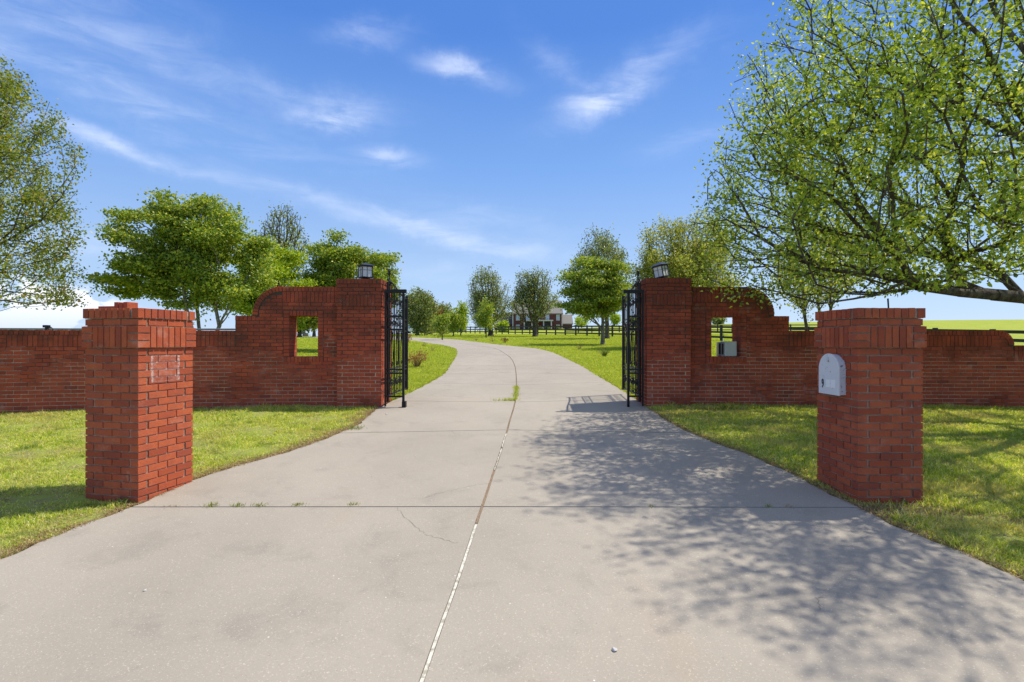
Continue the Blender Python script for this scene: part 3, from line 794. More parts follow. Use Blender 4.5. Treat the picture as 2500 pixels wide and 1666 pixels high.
b.build('slot', M_DARK, cb)

# lanterns
M_GLASS = material('frosted_glass', lambda n, b: n.link(n.mix(n.noise(coord(n), 30, 3), (0.62, 0.63, 0.66), (0.78, 0.78, 0.78)), b.inputs['Base Color']), rough=0.35)
M_LAMP = material('lamp_black', color=(0.02, 0.02, 0.022), rough=0.35)
def lantern(c, rz, tilt, label):
    root = thing('pier_lantern', c, label, 'lantern', 'lanterns on the gate piers')
    M0 = Matrix.Rotation(tilt, 4, 'Y') @ Matrix.Rotation(rz, 4, 'Z')
    def B(): return MB()
    b = B(); b.tube([(0, 0, -.004), (0, 0, .02)], .06, 12); b.tube([(0, 0, .0), tuple(M0 @ Vector((0, 0, .07)))], .026, 10); b.build('mount', M_LAMP, root, local=True)
    s, h0, h1 = 0.098, 0.075, 0.285
    b = B()
    b.box(-s-.012, s+.012, -s-.012, s+.012, h0-.012, h0, M0)
    b.add([M0 @ Vector(p) for p in ((-s,-s,h0-.012),(s,-s,h0-.012),(s,s,h0-.012),(-s,s,h0-.012),(-.03,-.03,h0-.045),(.03,-.03,h0-.045),(.03,.03,h0-.045),(-.03,.03,h0-.045))],
          [(0,1,5,4),(1,2,6,5),(2,3,7,6),(3,0,4,7),(4,5,6,7)])
    for sx_ in (-1, 1):
        for sy_ in (-1, 1): b.box(sx_*s-.008, sx_*s+.008, sy_*s-.008, sy_*s+.008, h0, h1, M0)
    for z_ in (h1-.022, ):
        b.box(-s, s, -s-.006, -s+.002, z_, z_+.022, M0); b.box(-s, s, s-.002, s+.006, z_, z_+.022, M0)
        b.box(-s-.006, -s+.002, -s, s, z_, z_+.022, M0); b.box(s-.002, s+.006, -s, s, z_, z_+.022, M0)
    # glazing bars
    for z_ in (h0+.125,):
        b.box(-s, s, -s-.004, -s+.001, z_, z_+.005, M0); b.box(-s, s, s-.001, s+.004, z_, z_+.005, M0)
        b.box(-s-.004, -s+.001, -s, s, z_, z_+.005, M0); b.box(s-.001, s+.004, -s, s, z_, z_+.005, M0)
    b.box(-.003, .003, -s-.0045, -s+.001, h0, h1, M0); b.box(-.003, .003, s-.001, s+.0045, h0, h1, M0)
    b.box(-s-.0045, -s+.001, -.003, .003, h0, h1, M0); b.box(s-.001, s+.0045, -.003, .003, h0, h1, M0)
    b.build('frame', M_LAMP, root, local=True)
    for k in range(4):
        R_ = M0 @ Matrix.Rotation(k*math.pi/2, 4, 'Z')
        g = B(); g.box(-s+.008, s-.008, -s+.003, -s+.006, h0+.002, h1-.01, R_); g.build('pane', M_GLASS, root, local=True)
    b = B(); e = s+.045
    b.add([M0 @ Vector(p) for p in ((-e,-e,h1),(e,-e,h1),(e,e,h1),(-e,e,h1),(-e,-e,h1+.008),(e,-e,h1+.008),(e,e,h1+.008),(-e,e,h1+.008),(0,0,h1+.068))],
          [(0,3,2,1),(0,1,5,4),(1,2,6,5),(2,3,7,6),(3,0,4,7),(4,5,8),(5,6,8),(6,7,8),(7,4,8)])
    b.build('roof', M_LAMP, root, local=True)
lantern((-2.795, 9.76, -1.235+topGL), math.radians(36), 0.0, 'upright black lantern with frosted panes on the gate pier')
lantern((2.884, 9.80, -1.215+topGR), math.radians(40), math.radians(-11), 'leaning black lantern with frosted panes on the gate pier')

# ------------------------------------------------------------------ iron gates
def scroll(b, fn, u0, v0, r, turns, a0, dirn, rad=0.006):
    pts = []
    for i in range(int(14*turns)+1):
        q = i/(14*turns); a = a0+dirn*q*turns*2*math.pi; rr = r*(1-q*0.85)
        pts.append(fn(u0+rr*math.cos(a), v0+rr*math.sin(a)))
    b.tube(pts, rad, 5)
def gate(sg, label):
    Dn = 9.36 if sg < 0 else 9.40
    gz = lambda x, y: g1(x, y)
    xh = -2.315 if sg < 0 else 2.400          # stile against the pier
    xe = -1.985 if sg < 0 else 2.135          # free stile
    root = thing('iron_gate', ((xh+xe)/2, Dn, gz(xe, Dn)), label, 'gate', 'open gate leaves')
    # facing panel
    fr = MB(); zt_ = .935; zb_ = -1.00
    for x, z0, w_ in ((xh, zb_-.17, .014), (xe, -1.19, .021)): fr.box(x-w_, x+w_, Dn-.02, Dn+.02, z0, zt_)
    x0, x1 = min(xh, xe), max(xh, xe)
    for z, h in ((.475, .022), (.235, .018), (-.497, .016), (-.567, .016), (-.992, .02)): fr.box(x0, x1, Dn-.014, Dn+.014, z-h/2-.006, z+h/2+.006)
    fr.box(x0-.01 if sg < 0 else x0-.09, x1+.055 if sg < 0 else x1+.02, Dn-.035, Dn+.035, .90, .965)
    fr.build('side_frame', M_IRON, root, bevel=0.003)
    # foot plate of the stop
    ft = MB(); ft.box(xe-.02, xe+.05, Dn-.05, Dn+.05, -1.235, -1.08) if sg < 0 else ft.box(xe-.015, xe+.015, Dn-.02, Dn+.02, -1.235, -1.15)
    ft.build('foot', M_IRON, root)
    sw = MB(); f = lambda u, v: (u, Dn+.0, v)
    um = (x0+x1)/2; hw = (x1-x0)/2-.02
    for k in (-1, 1):
        scroll(sw, f, um+k*hw*.52, .79, .060, 1.3, math.pi*(.5), -k)
        sw.tube([f(um+k*hw*.95, .76), f(um+k*hw*.75, .62), f(um+k*hw*.1, .49)], .006, 5)
        scroll(sw, f, um+k*hw*.50, .415, .050, 1.3, -math.pi*.5, k)
        sw.tube([f(um, .40), f(um+k*hw*.85, .25)], .009, 5)
        scroll(sw, f, um+k*hw*.5, -.90, .060, 1.4, math.pi*.5, k)
        scroll(sw, f, um+k*hw*.45, -.72, .045, 1.2, -math.pi*.5, -k)
        scroll(sw, f, um+k*hw*.5, -.43, .040, 1.2, math.pi*.5, k, .005)
        sw.tube([f(um+k*hw*.55, .235), f(um+k*hw*.55, -.40)], .007, 6)
    sw.tube([f(um, .92), f(um, -.98)], .010, 6)
    sw.build('scrollwork', M_IRON, root)
    # the long leaf, swung back from the pier, with an arched top
    A = Vector((sg*2.36 if sg > 0 else -2.285, Dn+.06, 0)); Bp = Vector((-2.225, 10.72, 0)) if sg < 0 else Vector((2.36, 10.78, 0))
    Bp = Vector((-2.27, 11.02, 0)) if sg < 0 else Vector((2.40, 11.02, 0))
    Lf = (Bp-A).length; dr = (Bp-A)/Lf; sl = (gz(Bp.x, Bp.y)-gz(A.x, A.y))
    def h(u, v): p = A+dr*u; return (p.x, p.y, v)
    def top(u): q = u/Lf; return 0.93 + .22*math.sin(math.pi*(1-q)*0.5)**2
    lf = MB()
    lf.tube([h(Lf, -1.02), h(Lf, .99)], .034, 8)
    lf.tube([h(0, -1.10), h(0, 1.10)], .024, 8)
    for z in (.475, .235, -.497, -.567, -.985): lf.tube([h(0, z), h(Lf, z)], .014, 6)
    lf.tube([h(u, top(u)) for u in np.linspace(0, Lf, 14)], .018, 6)
    lf.build('leaf_frame', M_IRON, root)
    bars = MB(); nb = 12
    for i in range(1, nb):
        u = Lf*i/nb; bars.tube([h(u, -.98), h(u, top(u))], .010, 5)
    for i in range(8):
        u = Lf*(i+.5)/8
        for z, r in ((.78, .10), (.36, .09), (-.76, .12)):
            scroll(bars, h, u-.06, z, r*.7, 1.3, 0.5, 1); scroll(bars, h, u+.06, z-.02, r*.7, 1.3, 2.5, -1)
        bars.tube([h(u, -.45), h(u-.05, -.25), h(u, 0.0), h(u+.05, .15), h(u, .22)], .007, 5)
        scroll(bars, h, u, -.42, .055, 1.3, 0, 1)
    bars.build('leaf_scrollwork', M_IRON, root)
    sp = MB(); px_ = A.x; py_ = A.y+.12
    sp.tube([(px_, py_, 1.08), (px_, py_, 1.36)], .011, 6)
    sp.tube([(px_, py_, 1.24), (px_, py_, 1.26), (px_, py_, 1.33), (px_, py_, 1.35)], [.012, .024, .024, .010], 8)
    ff = lambda u, v: (px_, py_+u, v)
    for k in (-1, 1): scroll(sp, ff, k*.07, 1.10, .055, 1.3, math.pi/2, k); sp.tube([ff(k*.02, 1.22), ff(k*.12, 1.05)], .006, 5)
    fx = lambda u, v: (px_+u, py_, v)
    for k in (-1, 1): scroll(sp, fx, k*.05, 1.08, .045, 1.3, math.pi/2, k)
    sp.build('finial', M_IRON, root)
gate(-1, 'black wrought iron gate, folded open against the pier on the side of the reddish shrub')
gate(1, 'black wrought iron gate, folded open against the pier with the leaning lantern')

# ------------------------------------------------------------------ fences
M_FENCE = material('black_fence', lambda n, b: n.link(n.mix(n.noise(coord(n), 6, 4), (0.014, 0.013, 0.012), (0.04, 0.036, 0.032)), b.inputs['Base Color']), rough=0.7)
def board_fence(pts, label, spacing=2.44, h=1.22, group=None, w=.085):
    P0 = Vector((pts[0][0], pts[0][1], g1(*pts[0])))
    root = thing('paddock_fence', P0, label, 'fence', group)
    posts = []
    for (a, b) in zip(pts[:-1], pts[1:]):
        a_, b_ = Vector(a), Vector(b); L = (b_-a_).length; n_ = max(1, round(L/spacing))
        for i in range(n_): posts.append(a_.lerp(b_, i/n_))
    posts.append(Vector(pts[-1]))
    for p in posts:
        m = MB(); z = g1(p.x, p.y); m.box(p.x-w, p.x+w, p.y-w, p.y+w, z-.2, z+h+.06+random.uniform(-.02, .02)); m.build('post', M_FENCE, root)
    for hz in (h-.08, h*.60, h*.27):
        m = MB()
        for a, b in zip(posts[:-1], posts[1:]):
            d = (b-a).normalized(); nx_, ny_ = d.y, -d.x
            if ny_ > 0: nx_, ny_ = -nx_, -ny_
            o_ = w+.016; t_ = .014
            za, zb = g1(a.x, a.y)+hz, g1(b.x, b.y)+hz
            def q(p, z, s_, k): return (p.x+nx_*(o_+s_*t_), p.y+ny_*(o_+s_*t_), z+k)
            m.hexa([q(a, za, -1, -.08), q(b, zb, -1, -.08), q(b, zb, 1, -.08), q(a, za, 1, -.08), q(a, za, -1, .08), q(b, zb, -1, .08), q(b, zb, 1, .08), q(a, za, 1, .08)])
        m.build('rail', M_FENCE, root)
d_ = Vector((-.416, .909)); o_ = Vector((9.1, 58.0))
pa = o_ - d_*48; pb = o_ + d_*60
board_fence([tuple(pa), tuple(pb)], 'long black three rail fence running across the field in front of the brick house')
board_fence([(tuple(pb)), (pb.x-12, pb.y+6)], 'short black fence stretch behind the young trees near the shed')
board_fence([(9.5, 92), (62, 86)], 'far black three rail fence standing behind the main one, right of the brick house')
board_fence([(-49, 120), (-78, 196)], 'tiny distant black fence on the crest, seen through the empty wall window', 2.44, 1.25)
# pipe rail behind the left wall
M_PIPE = material('grey_pipe', lambda n, b: n.link(n.mix(n.noise(coord(n), 12, 4), (0.10, 0.11, 0.14), (0.26, 0.27, 0.30)), b.inputs['Base Color']), rough=0.45, metal=0.3)
pr = thing('pipe_rail', (-10.9, 11.5, g1(-10.9, 11.5)), 'grey metal pipe rail with a dark clamp running just above the low brick wall', 'pipe rail')
b = MB(); b.tube([(-13.5, 11.5, .31), (-9.9, 11.5, .295), (-6.2, 11.5, .29)], .021, 10); b.build('pipe', M_PIPE, pr)
for x in (-12.6, -10.0, -7.4):
    b = MB(); b.tube([(x, 11.55, g1(x, 11.5)-.1), (x, 11.55, .27)], .03, 8); b.build('support', M_PIPE, pr)
cx_ = at(113, 804, 11.5).x
b = MB(); b.box(cx_-.03, cx_+.06, 11.44, 11.54, .33, .385); b.box(cx_, cx_+.07, 11.46, 11.54, .25, .34); b.tube([(cx_+.06, 11.48, .37), (cx_+.14, 11.48, .33), (cx_+.17, 11.48, .27)], .008, 6)
b.tube([(cx_+.02, 11.5, .34), (cx_+.05, 11.47, .27)], .03, 8); b.build('clamp', M_IRON, pr)

# ------------------------------------------------------------------ trees
def edges_mesh(name, P, par, R, mat, root, nside=5, rmin=0.0):
    ch = np.arange(1, len(P)); pa_ = par[ch]
    keep = R[ch] > rmin; ch = ch[keep]; pa_ = pa_[keep]
    a, b = P[pa_], P[ch]; d = b-a; L = np.linalg.norm(d, axis=1); ok = L > 1e-5
    a, b, d, L, ch, pa_ = a[ok], b[ok], d[ok], L[ok], ch[ok], pa_[ok]
    d = d/L[:, None]; ref = np.where(np.abs(d[:, 2:3]) > .9, np.array([[1., 0, 0]]), np.array([[0., 0, 1]]))
    u = np.cross(ref, d); u /= np.linalg.norm(u, axis=1)[:, None]; v = np.cross(d, u)
    ang = np.arange(nside)*2*np.pi/nside
    ring = u[:, None, :]*np.cos(ang)[None, :, None] + v[:, None, :]*np.sin(ang)[None, :, None]
    ra = np.minimum(R[pa_], R[ch]*1.35)[:, None, None]; rb = R[ch][:, None, None]
    A = a[:, None, :]+ring*ra; B = (b+d*np.minimum(rb[:, 0], .05))[:, None, :]+ring*rb
    V = np.concatenate([A, B], 1).reshape(-1, 3); m = len(a)
    base = (np.arange(m)*2*nside)[:, None]; j = np.arange(nside); j2 = (j+1) % nside
    F = np.stack([base+j, base+j2, base+nside+j2, base+nside+j], -1).reshape(-1, 4)
    return np_mesh(name, V, F, mat, root, smooth=True)
def leaves_mesh(name, C, size, mat, root, r, shape='quad', up=0.0, aspect=.62):
    n = len(C); d = r.normal(size=(n, 3)); d /= np.linalg.norm(d, axis=1)[:, None]
    w = r.normal(size=(n, 3)); w[:, 2] *= (1-up); d[:, 2] *= (1-up*.6)
    d /= np.linalg.norm(d, axis=1)[:, None]
    s_ = np.cross(d, w); s_ /= np.linalg.norm(s_, axis=1)[:, None]+1e-9
    nn = np.cross(s_, d)
    L = (size*r.uniform(.65, 1.3, n))[:, None]; Wd = L*aspect*.5
    if shape == 'quad':
        V = np.stack([C, C+d*L*.45+s_*Wd+nn*L*.10, C+d*L, C+d*L*.45-s_*Wd+nn*L*.10], 1).reshape(-1, 3)
        b = (np.arange(n)*4)[:, None]
        F = np.concatenate([b+np.array([[0, 1, 2]]), b+np.array([[0, 2, 3]])], 0)
    else:
        V = np.stack([C, C+d*L*.28+s_*Wd+nn*L*.12, C+d*L*.68+s_*Wd*.72+nn*L*.08, C+d*L*1.05-nn*L*.10, C+d*L*.68-s_*Wd*.72+nn*L*.08, C+d*L*.28-s_*Wd+nn*L*.12], 1).reshape(-1, 3)
        b = (np.arange(n)*6)[:, None]
        F = np.concatenate([b+np.array([[0, 1, 2]]), b+np.array([[0, 2, 3]]), b+np.array([[0, 3, 4]]), b+np.array([[0, 4, 5]])], 0)
    return np_mesh(name, V, F, mat, root)
def tree(name, base, crowns, label, leafmat, n_attr=260, n_leaf=6000, leaf=.10, trunk_r=.12, fork=.22, bf=.45, seed=1, spread=.22, flat=1.0, bark=None,
         lean=(0, 0), stems=1, group=None, shape='quad', lump=.22, rmin=.004, cut=None, up=0.0, bare=0.0, tipr=.006, shell=.55, extra=None, keep_nodes=False, nside=5, sprays=0, spr=(.30, .10), floor=None):
    """base: foot of the trunk; crowns: list of (centre, radii, weight)"""
    r = np.random.default_rng(seed)
    base = np.array(base, float)
    root = thing(name, tuple(base), label, 'tree', group)
    cs = [np.array(c, float) for c, _, _ in crowns]; rs = [np.array(q, float) for _, q, _ in crowns]; ws = np.array([w for _, _, w in crowns], float); ws /= ws.sum()
    dirs = r.normal(size=(9, 3)); dirs /= np.linalg.norm(dirs, axis=1)[:, None]; ph = r.uniform(0, 6.3, 9); fq = r.uniform(2, 6, 9)
    A = []
    if sprays:          # layered crown: flat sprays of foliage with gaps between them
        K = []
        while len(K) < sprays:
            k = r.choice(len(cs), p=ws); d = r.normal(size=3); d /= np.linalg.norm(d); q = r.uniform(.25, 1.02)**.55
            K.append((cs[k]+rs[k]*d*q*np.array([1, 1, .97]), rs[k]*r.uniform(.6, 1.35)))
        while len(A) < n_attr:
            c_, q_ = K[r.integers(len(K))]; d = r.normal(size=3); d /= np.linalg.norm(d); u_ = r.uniform(0, 1)**.5
            off = d*u_*q_*np.array([spr[0], spr[0], spr[1]]); off[2] -= .25*np.hypot(off[0], off[1])*r.uniform(.2, 1)
            A.append(c_+off)
    while len(A) < n_attr:
        k = r.choice(len(cs), p=ws); d = r.normal(size=3); d /= np.linalg.norm(d)
        lim = 1 + lump*np.sum(np.sin(fq*(dirs@d)+ph))/3.0
        q = lim*(r.uniform(0, 1)**(1/3*shell))
        p = cs[k]+rs[k]*d*q
        if cut is not None and not cut(p): continue
        A.append(p)
    A = np.array(A)
    ctr = np.average(np.array(cs), axis=0, weights=ws); zlow = min(c[2]-q[2] for c, q in zip(cs, rs))
    P = [base.copy()]; par = [0]; PL = [0.0]
    ht = max(c[2]+q[2] for c, q in zip(cs, rs))-base[2]
    for s_ in range(stems):
        f = base + np.array([0, 0, ht*fork]) + np.array([lean[0], lean[1], 0])*ht*fork
        if stems > 1:
            a_ = s_*2*np.pi/stems+seed; f = f+np.array([math.cos(a_), math.sin(a_)*.6, 0])*ht*.09
        prev = 0; nn = 5
        for i in range(1, nn+1):
            q = i/nn; p = base*(1-q)+f*q; p = p + r.normal(0, .012*ht*.15, 3)*[1, 1, 0]; P.append(p); par.append(prev); PL.append(PL[prev]+np.linalg.norm(p-P[prev])); prev = len(P)-1
        for i in range(1, 7):        # leader rising through the crown
            q = i/6; tgt = ctr + np.array([0, 0, (ht+base[2]-ctr[2])*.55]) + (np.array([math.cos(a_), math.sin(a_), 0])*rs[0]*.35 if stems > 1 else 0)
            p = f*(1-q)+tgt*q + r.normal(0, .02*ht, 3)*[1, 1, .2]*q
            P.append(p); par.append(prev); PL.append(PL[prev]+np.linalg.norm(p-P[prev])); prev = len(P)-1
    if extra:
        for chain, st in extra:
            prev = st
            for p in chain: p = np.array(p, float); P.append(p); par.append(prev); PL.append(PL[prev]+np.linalg.norm(p-P[prev])); prev = len(P)-1
    order = np.argsort(np.linalg.norm(A-P[5], axis=1)+r.normal(0, .1*ht, len(A)))
    Pa = np.zeros((len(P)+len(A)*5, 3)); PLa = np.zeros(len(Pa)); n = len(P); Pa[:n] = P; PLa[:n] = PL; par = list(par)
    DRa = np.zeros_like(Pa); _d = Pa[1:n]-Pa[np.array(par[1:n])]; DRa[1:n] = _d/(np.linalg.norm(_d, axis=1)[:, None]+1e-9)
    tips = []; step = max(.25, ht*.05)
    forbid = 3
    for i in order:
        t = A[i]; d = np.linalg.norm(Pa[forbid:n]-t, axis=1)
        # prefer joining from below
        pen = np.maximum(0, Pa[forbid:n, 2]-t[2])*.9
        v_ = t-Pa[forbid:n]; cs_ = np.sum(v_*DRa[forbid:n], 1)/(d+1e-6)
        j = int(np.argmin(d*(1+1.3*(1-cs_))+bf*PLa[forbid:n]+pen))+forbid
        k = int(min(5, max(1, round(d[j-forbid]/step)))); a_ = Pa[j].copy(); prev = j
        L_ = np.linalg.norm(t-a_)
        for q in range(1, k+1):
            f_ = q/k; p = a_*(1-f_)+t*f_; p[2] -= math.sin(math.pi*f_)*L_*.06*(1 if flat > .8 else -0.4)
            if q < k: p = p+r.normal(0, .022*L_, 3)
            if floor is not None: p[2] = max(p[2], floor(p))
            if n >= len(Pa): break
            Pa[n] = p; dd_ = p-Pa[prev]; l_ = np.linalg.norm(dd_)+1e-9; DRa[n] = dd_/l_; PLa[n] = PLa[prev]+l_; par.append(prev); prev = n; n += 1
        tips.append(prev)
    P = Pa[:n]; par = np.array(par[:n])
    cnt = np.zeros(n); cnt[tips] += 1
    for i in range(n-1, 0, -1): cnt[par[i]] += cnt[i]
    cnt = np.maximum(cnt, 1)
    R = tipr*cnt**.5; R = R*(trunk_r/ R[1:4].max()) if False else np.minimum(R*(trunk_r/(tipr*cnt.max()**.5))**(np.log(cnt)/np.log(cnt.max()+1)), trunk_r*1.25)
    R[0] = trunk_r*1.5; R[1] = max(R[1], trunk_r*1.05)
    P[0, 2] -= .15
    edges_mesh('trunk', P, par, R, bark or M_BARK, root, nside, rmin)
    # fine twigs, then leaves round the twigs
    tips = np.array(tips); per = n_leaf//len(tips)+1
    w = r.gamma(1.2, 1.0, len(tips)) + .25
    if bare > 0: w[r.random(len(tips)) < bare] *= .12
    cid = r.choice(len(tips), n_leaf, p=w/w.sum())
    tn = tips[cid]; up1 = r.random(n_leaf) < .30; tn = np.where(up1, par[tn], tn)
    node = P[tn]; pnode = P[par[tn]]
    f_ = r.uniform(0, 1, (n_leaf, 1))**.6
    C = pnode*(1-f_)+node*f_ + np.clip(r.normal(0, 1, (n_leaf, 3)), -1.9, 1.9)*spread*np.array([1, 1, flat])
    if cut is not None:
        keep = np.array([cut(c) for c in C]); C = C[keep]
    leaves_mesh('crown', C, leaf, leafmat, root, r, shape, up)
    return root
TREES = True
def T(px, D): return ((px-1250)/1250*D, D)
def zc(py, D): return (836-py)/1250*D
def bg_tree(name, px_trunk, D, x0, x1, y0, y1, label, leafmat, **kw):
    """crown given by its extent in the photograph at distance D"""
    tx = (px_trunk-1250)/1250*D; z = g1(tx, D)
    cx = ((x0+x1)/2-1250)/1250*D; rx = (x1-x0)/2/1250*D; z1, z0 = zc(y0, D), zc(y1, D)
    sh = kw.pop('lobes', None)
    if sh is None: crowns = [((cx, D, (z0+z1)/2), (rx, rx*.9, (z1-z0)/2), 1)]
    else: crowns = [((cx+a*rx, D+b_*rx, (z0+z1)/2+c*(z1-z0)/2), (rx*s_, rx*s_*.9, (z1-z0)/2*s2), w) for a, b_, c, s_, s2, w in sh]
    return tree(name, (tx, D, z), crowns, label, leafmat, **kw)

# big tree by the right edge
tb = (9.7, 7.8); zb_ = g1(*tb)
tree('shade_tree', (tb[0], tb[1], zb_), [((7.7, 7.3, 3.2), (4.95, 4.4, 5.0), 1.0), ((5.0, 7.6, 2.3), (2.3, 2.6, 1.9), .28)],
     'large spreading tree with young green leaves, reaching over the mailbox pillar', M_LEAF_OAK,
     n_attr=2400, n_leaf=80000, leaf=.056, trunk_r=.17, fork=.15, bf=.22, seed=11, spread=.125, shape='hex', lump=.10, lean=(-.55, 0), tipr=.0052, rmin=.002,
     cut=lambda p: p[2] > .60+max(0, (p[0]-5.0))*.15 and not (p[0] < 2.6), shell=.85, nside=6,
     floor=lambda p: .62 if p[0] < 7.9 else -9, extra=[([(8.5, 7.7, .42), (7.8, 7.7, .66), (7.2, 7.6, .70), (6.6, 7.5, .72), (5.9, 7.4, .80), (5.2, 7.3, .95), (4.4, 7.3, 1.05)], 4)])
# left edge tree
tree('street_tree', (-17.6, 14.2, g1(-17.6, 14.2)), [((-17.75, 14.0, 3.4), (4.7, 3.6, 6.2), 1.0)],
     'tall reddish green tree at the left edge of the photo, behind the low wall', M_LEAF_RUST,
     n_attr=1250, n_leaf=82000, leaf=.085, trunk_r=.2, fork=.2, bf=.35, seed=5, spread=.17, lump=.16, cut=lambda p: p[2] > 1.12 and p[0] > -19.5, up=.2)
# rounded trees behind the left wall
bg_tree('maple_tree', 496, 18, 245, 655, 455, 775, 'wide round green tree with several trunks, behind the left wall', M_LEAF_GREEN,
        n_attr=1000, n_leaf=62000, leaf=.105, trunk_r=.10, fork=.22, bf=.35, seed=21, spread=.22, flat=.30, stems=3, bark=M_BARKP, up=.35, sprays=130, spr=(.28, .12),
        lobes=[(-.45, 0, .15, .52, .75, 1), (.15, 0, .35, .58, .64, 1.1), (.50, 0, -.1, .50, .80, 1.0), (-.58, 0, -.30, .42, .45, .7), (0, .1, -.30, .7, .55, .9)])
bg_tree('maple_tree', 640, 24, 556, 752, 584, 812, 'bright yellow green tree between the wide round tree and the left gate pier', M_LEAF_LIGHT,
        n_attr=420, n_leaf=26000, leaf=.13, trunk_r=.10, fork=.25, seed=22, spread=.24, sprays=60, spr=(.34, .16), flat=.30, stems=2, up=.35)
bg_tree('pear_tree', 680, 38, 632, 742, 492, 700, 'sparse tree with bare upright twigs rising behind the bright green tree', M_LEAF_PEAR,
        n_attr=360, n_leaf=4500, leaf=.15, trunk_r=.14, fork=.2, bf=.7, seed=23, spread=.25, tipr=.016, bare=.2)
bg_tree('maple_tree', 845, 26, 738, 984, 560, 790, 'dense green tree directly behind the left gate pier and its lantern', M_LEAF_GREEN,
        n_attr=680, n_leaf=46000, leaf=.125, trunk_r=.14, fork=.25, seed=24, spread=.22, flat=.35, up=.35, sprays=100, spr=(.32, .15),
        lobes=[(-.3, 0, .3, .6, .65, 1), (.35, 0, .0, .6, .7, 1), (-.4, 0, -.3, .55, .6, .7), (.7, 0, -.35, .34, .3, .3)])
bg_tree('maple_tree', 732, 52, 690, 790, 700, 806, 'dark green tree seen through the window of the left wall, forking low', M_LEAF_GREEN,
        n_attr=160, n_leaf=9000, leaf=.26, trunk_r=.22, fork=.25, seed=25, spread=.35, flat=.6)
bg_tree('maple_tree', 767, 56, 752, 800, 700, 800, 'straight trunked tree at the right side of the left wall window', M_LEAF_GREEN,
        n_attr=90, n_leaf=4500, leaf=.26, trunk_r=.17, fork=.35, seed=26, spread=.35, flat=.6)
# middle distance, left of the drive
MID = [
 ('oak_tree', 1019, 62, 984, 1062, 712, 806, 'broad olive green tree just right of the left gate, on the far lawn', M_LEAF_PEAR, dict(n_attr=240, n_leaf=9500, leaf=.24, trunk_r=.24, fork=.2, seed=31, spread=.36)),
 ('plum_tree', 1050, 78, 1030, 1076, 748, 812, 'low purplish brown tree over the dark parked car', M_LEAF_BROWN, dict(n_attr=110, n_leaf=4000, leaf=.28, trunk_r=.16, fork=.1, seed=32, spread=.4, stems=2)),
 ('pear_tree', 1084, 80, 1066, 1103, 742, 812, 'slender grey green tree behind the row of young trees', M_LEAF_PEAR, dict(n_attr=110, n_leaf=3800, leaf=.26, trunk_r=.14, fork=.15, seed=33, spread=.35)),
 ('young_tree', 1080, 43, 1060, 1096, 766, 815, 'small bright young tree with a crooked thin trunk beside the far drive', M_LEAF_GREEN, dict(n_attr=60, n_leaf=1700, leaf=.16, trunk_r=.05, fork=.3, seed=34, spread=.2, sprays=12, spr=(.45, .3))),
 ('young_tree', 1107, 55, 1094, 1121, 762, 806, 'small dark green young tree, second from the shed', M_LEAF_GREEN, dict(n_attr=70, n_leaf=2200, leaf=.20, trunk_r=.06, fork=.35, seed=35, spread=.22)),
 ('young_tree', 1125, 62, 1115, 1144, 745, 798, 'slim pointed young tree in front of the shed', M_LEAF_LIGHT, dict(n_attr=80, n_leaf=2500, leaf=.22, trunk_r=.07, fork=.3, seed=36, spread=.24)),
 ('pear_tree', 1198, 58, 1140, 1246, 648, 800, 'tall oval tree left of the brick house with a forked dark trunk', M_LEAF_PEAR, dict(n_attr=540, n_leaf=13500, leaf=.16, trunk_r=.30, fork=.16, bf=.6, seed=37, spread=.28, tipr=.014, lobes=[(0, 0, .25, .8, .75, 1), (0, 0, -.3, 1, .6, 1)])),
 ('young_tree', 1187, 50, 1160, 1212, 728, 800, 'small bright green tree in front of the tall oval one', M_LEAF_GREEN, dict(n_attr=90, n_leaf=2600, leaf=.18, trunk_r=.06, fork=.22, seed=38, spread=.22, sprays=16, spr=(.4, .3))),
 ('pear_tree', 1306, 55, 1248, 1360, 656, 792, 'sparse open tree in front of the brick house, branches spread like a vase', M_LEAF_PEAR, dict(n_attr=520, n_leaf=10500, leaf=.155, trunk_r=.27, fork=.14, bf=.65, seed=39, spread=.26, tipr=.015, bare=.15, lobes=[(-.3, 0, .3, .5, .6, 1), (.3, 0, .3, .5, .6, 1), (0, 0, -.25, 1, .6, 1.2)])),
 ('maple_tree', 1471, 32.5, 1350, 1546, 624, 792, 'round green tree with a slender trunk on the lawn beside the right gate', M_LEAF_GREEN, dict(n_attr=560, n_leaf=34000, leaf=.14, trunk_r=.13, fork=.28, bf=.4, seed=40, spread=.24, sprays=100, spr=(.30, .13), flat=.30, up=.35, bark=M_BARKP, lobes=[(0, 0, .3, .78, .68, 1.2), (-.45, 0, -.2, .52, .5, .8), (.45, 0, -.15, .52, .55, .8), (-.1, 0, -.4, .6, .5, .5)])),
 ('pear_tree', 1482, 46, 1410, 1538, 557, 760, 'tall oval tree rising behind the round green tree', M_LEAF_PEAR, dict(n_attr=440, n_leaf=11500, leaf=.17, trunk_r=.2, fork=.15, bf=.6, seed=41, spread=.28, tipr=.013)),
 ('pear_tree', 1670, 28, 1538, 1806, 520, 780, 'broad pale green tree behind the leaning lantern', M_LEAF_PALE, dict(n_attr=640, n_leaf=42000, leaf=.115, trunk_r=.16, fork=.12, bf=.6, seed=42, spread=.22, tipr=.009, lump=.18, lobes=[(-.35, 0, .05, .62, .85, 1), (.2, 0, .15, .6, .85, 1), (.45, 0, -.15, .52, .75, .8), (-.2, 0, -.3, .7, .6, .8)])),
 ('pear_tree', 2000, 14.5, 1880, 2100, 560, 742, 'slim tree with forked trunks behind the wall, left of the mailbox pillar', M_LEAF_PALE, dict(n_attr=320, n_leaf=9000, leaf=.065, trunk_r=.06, fork=.24, bf=.6, seed=43, spread=.12, tipr=.006, stems=3)),
]
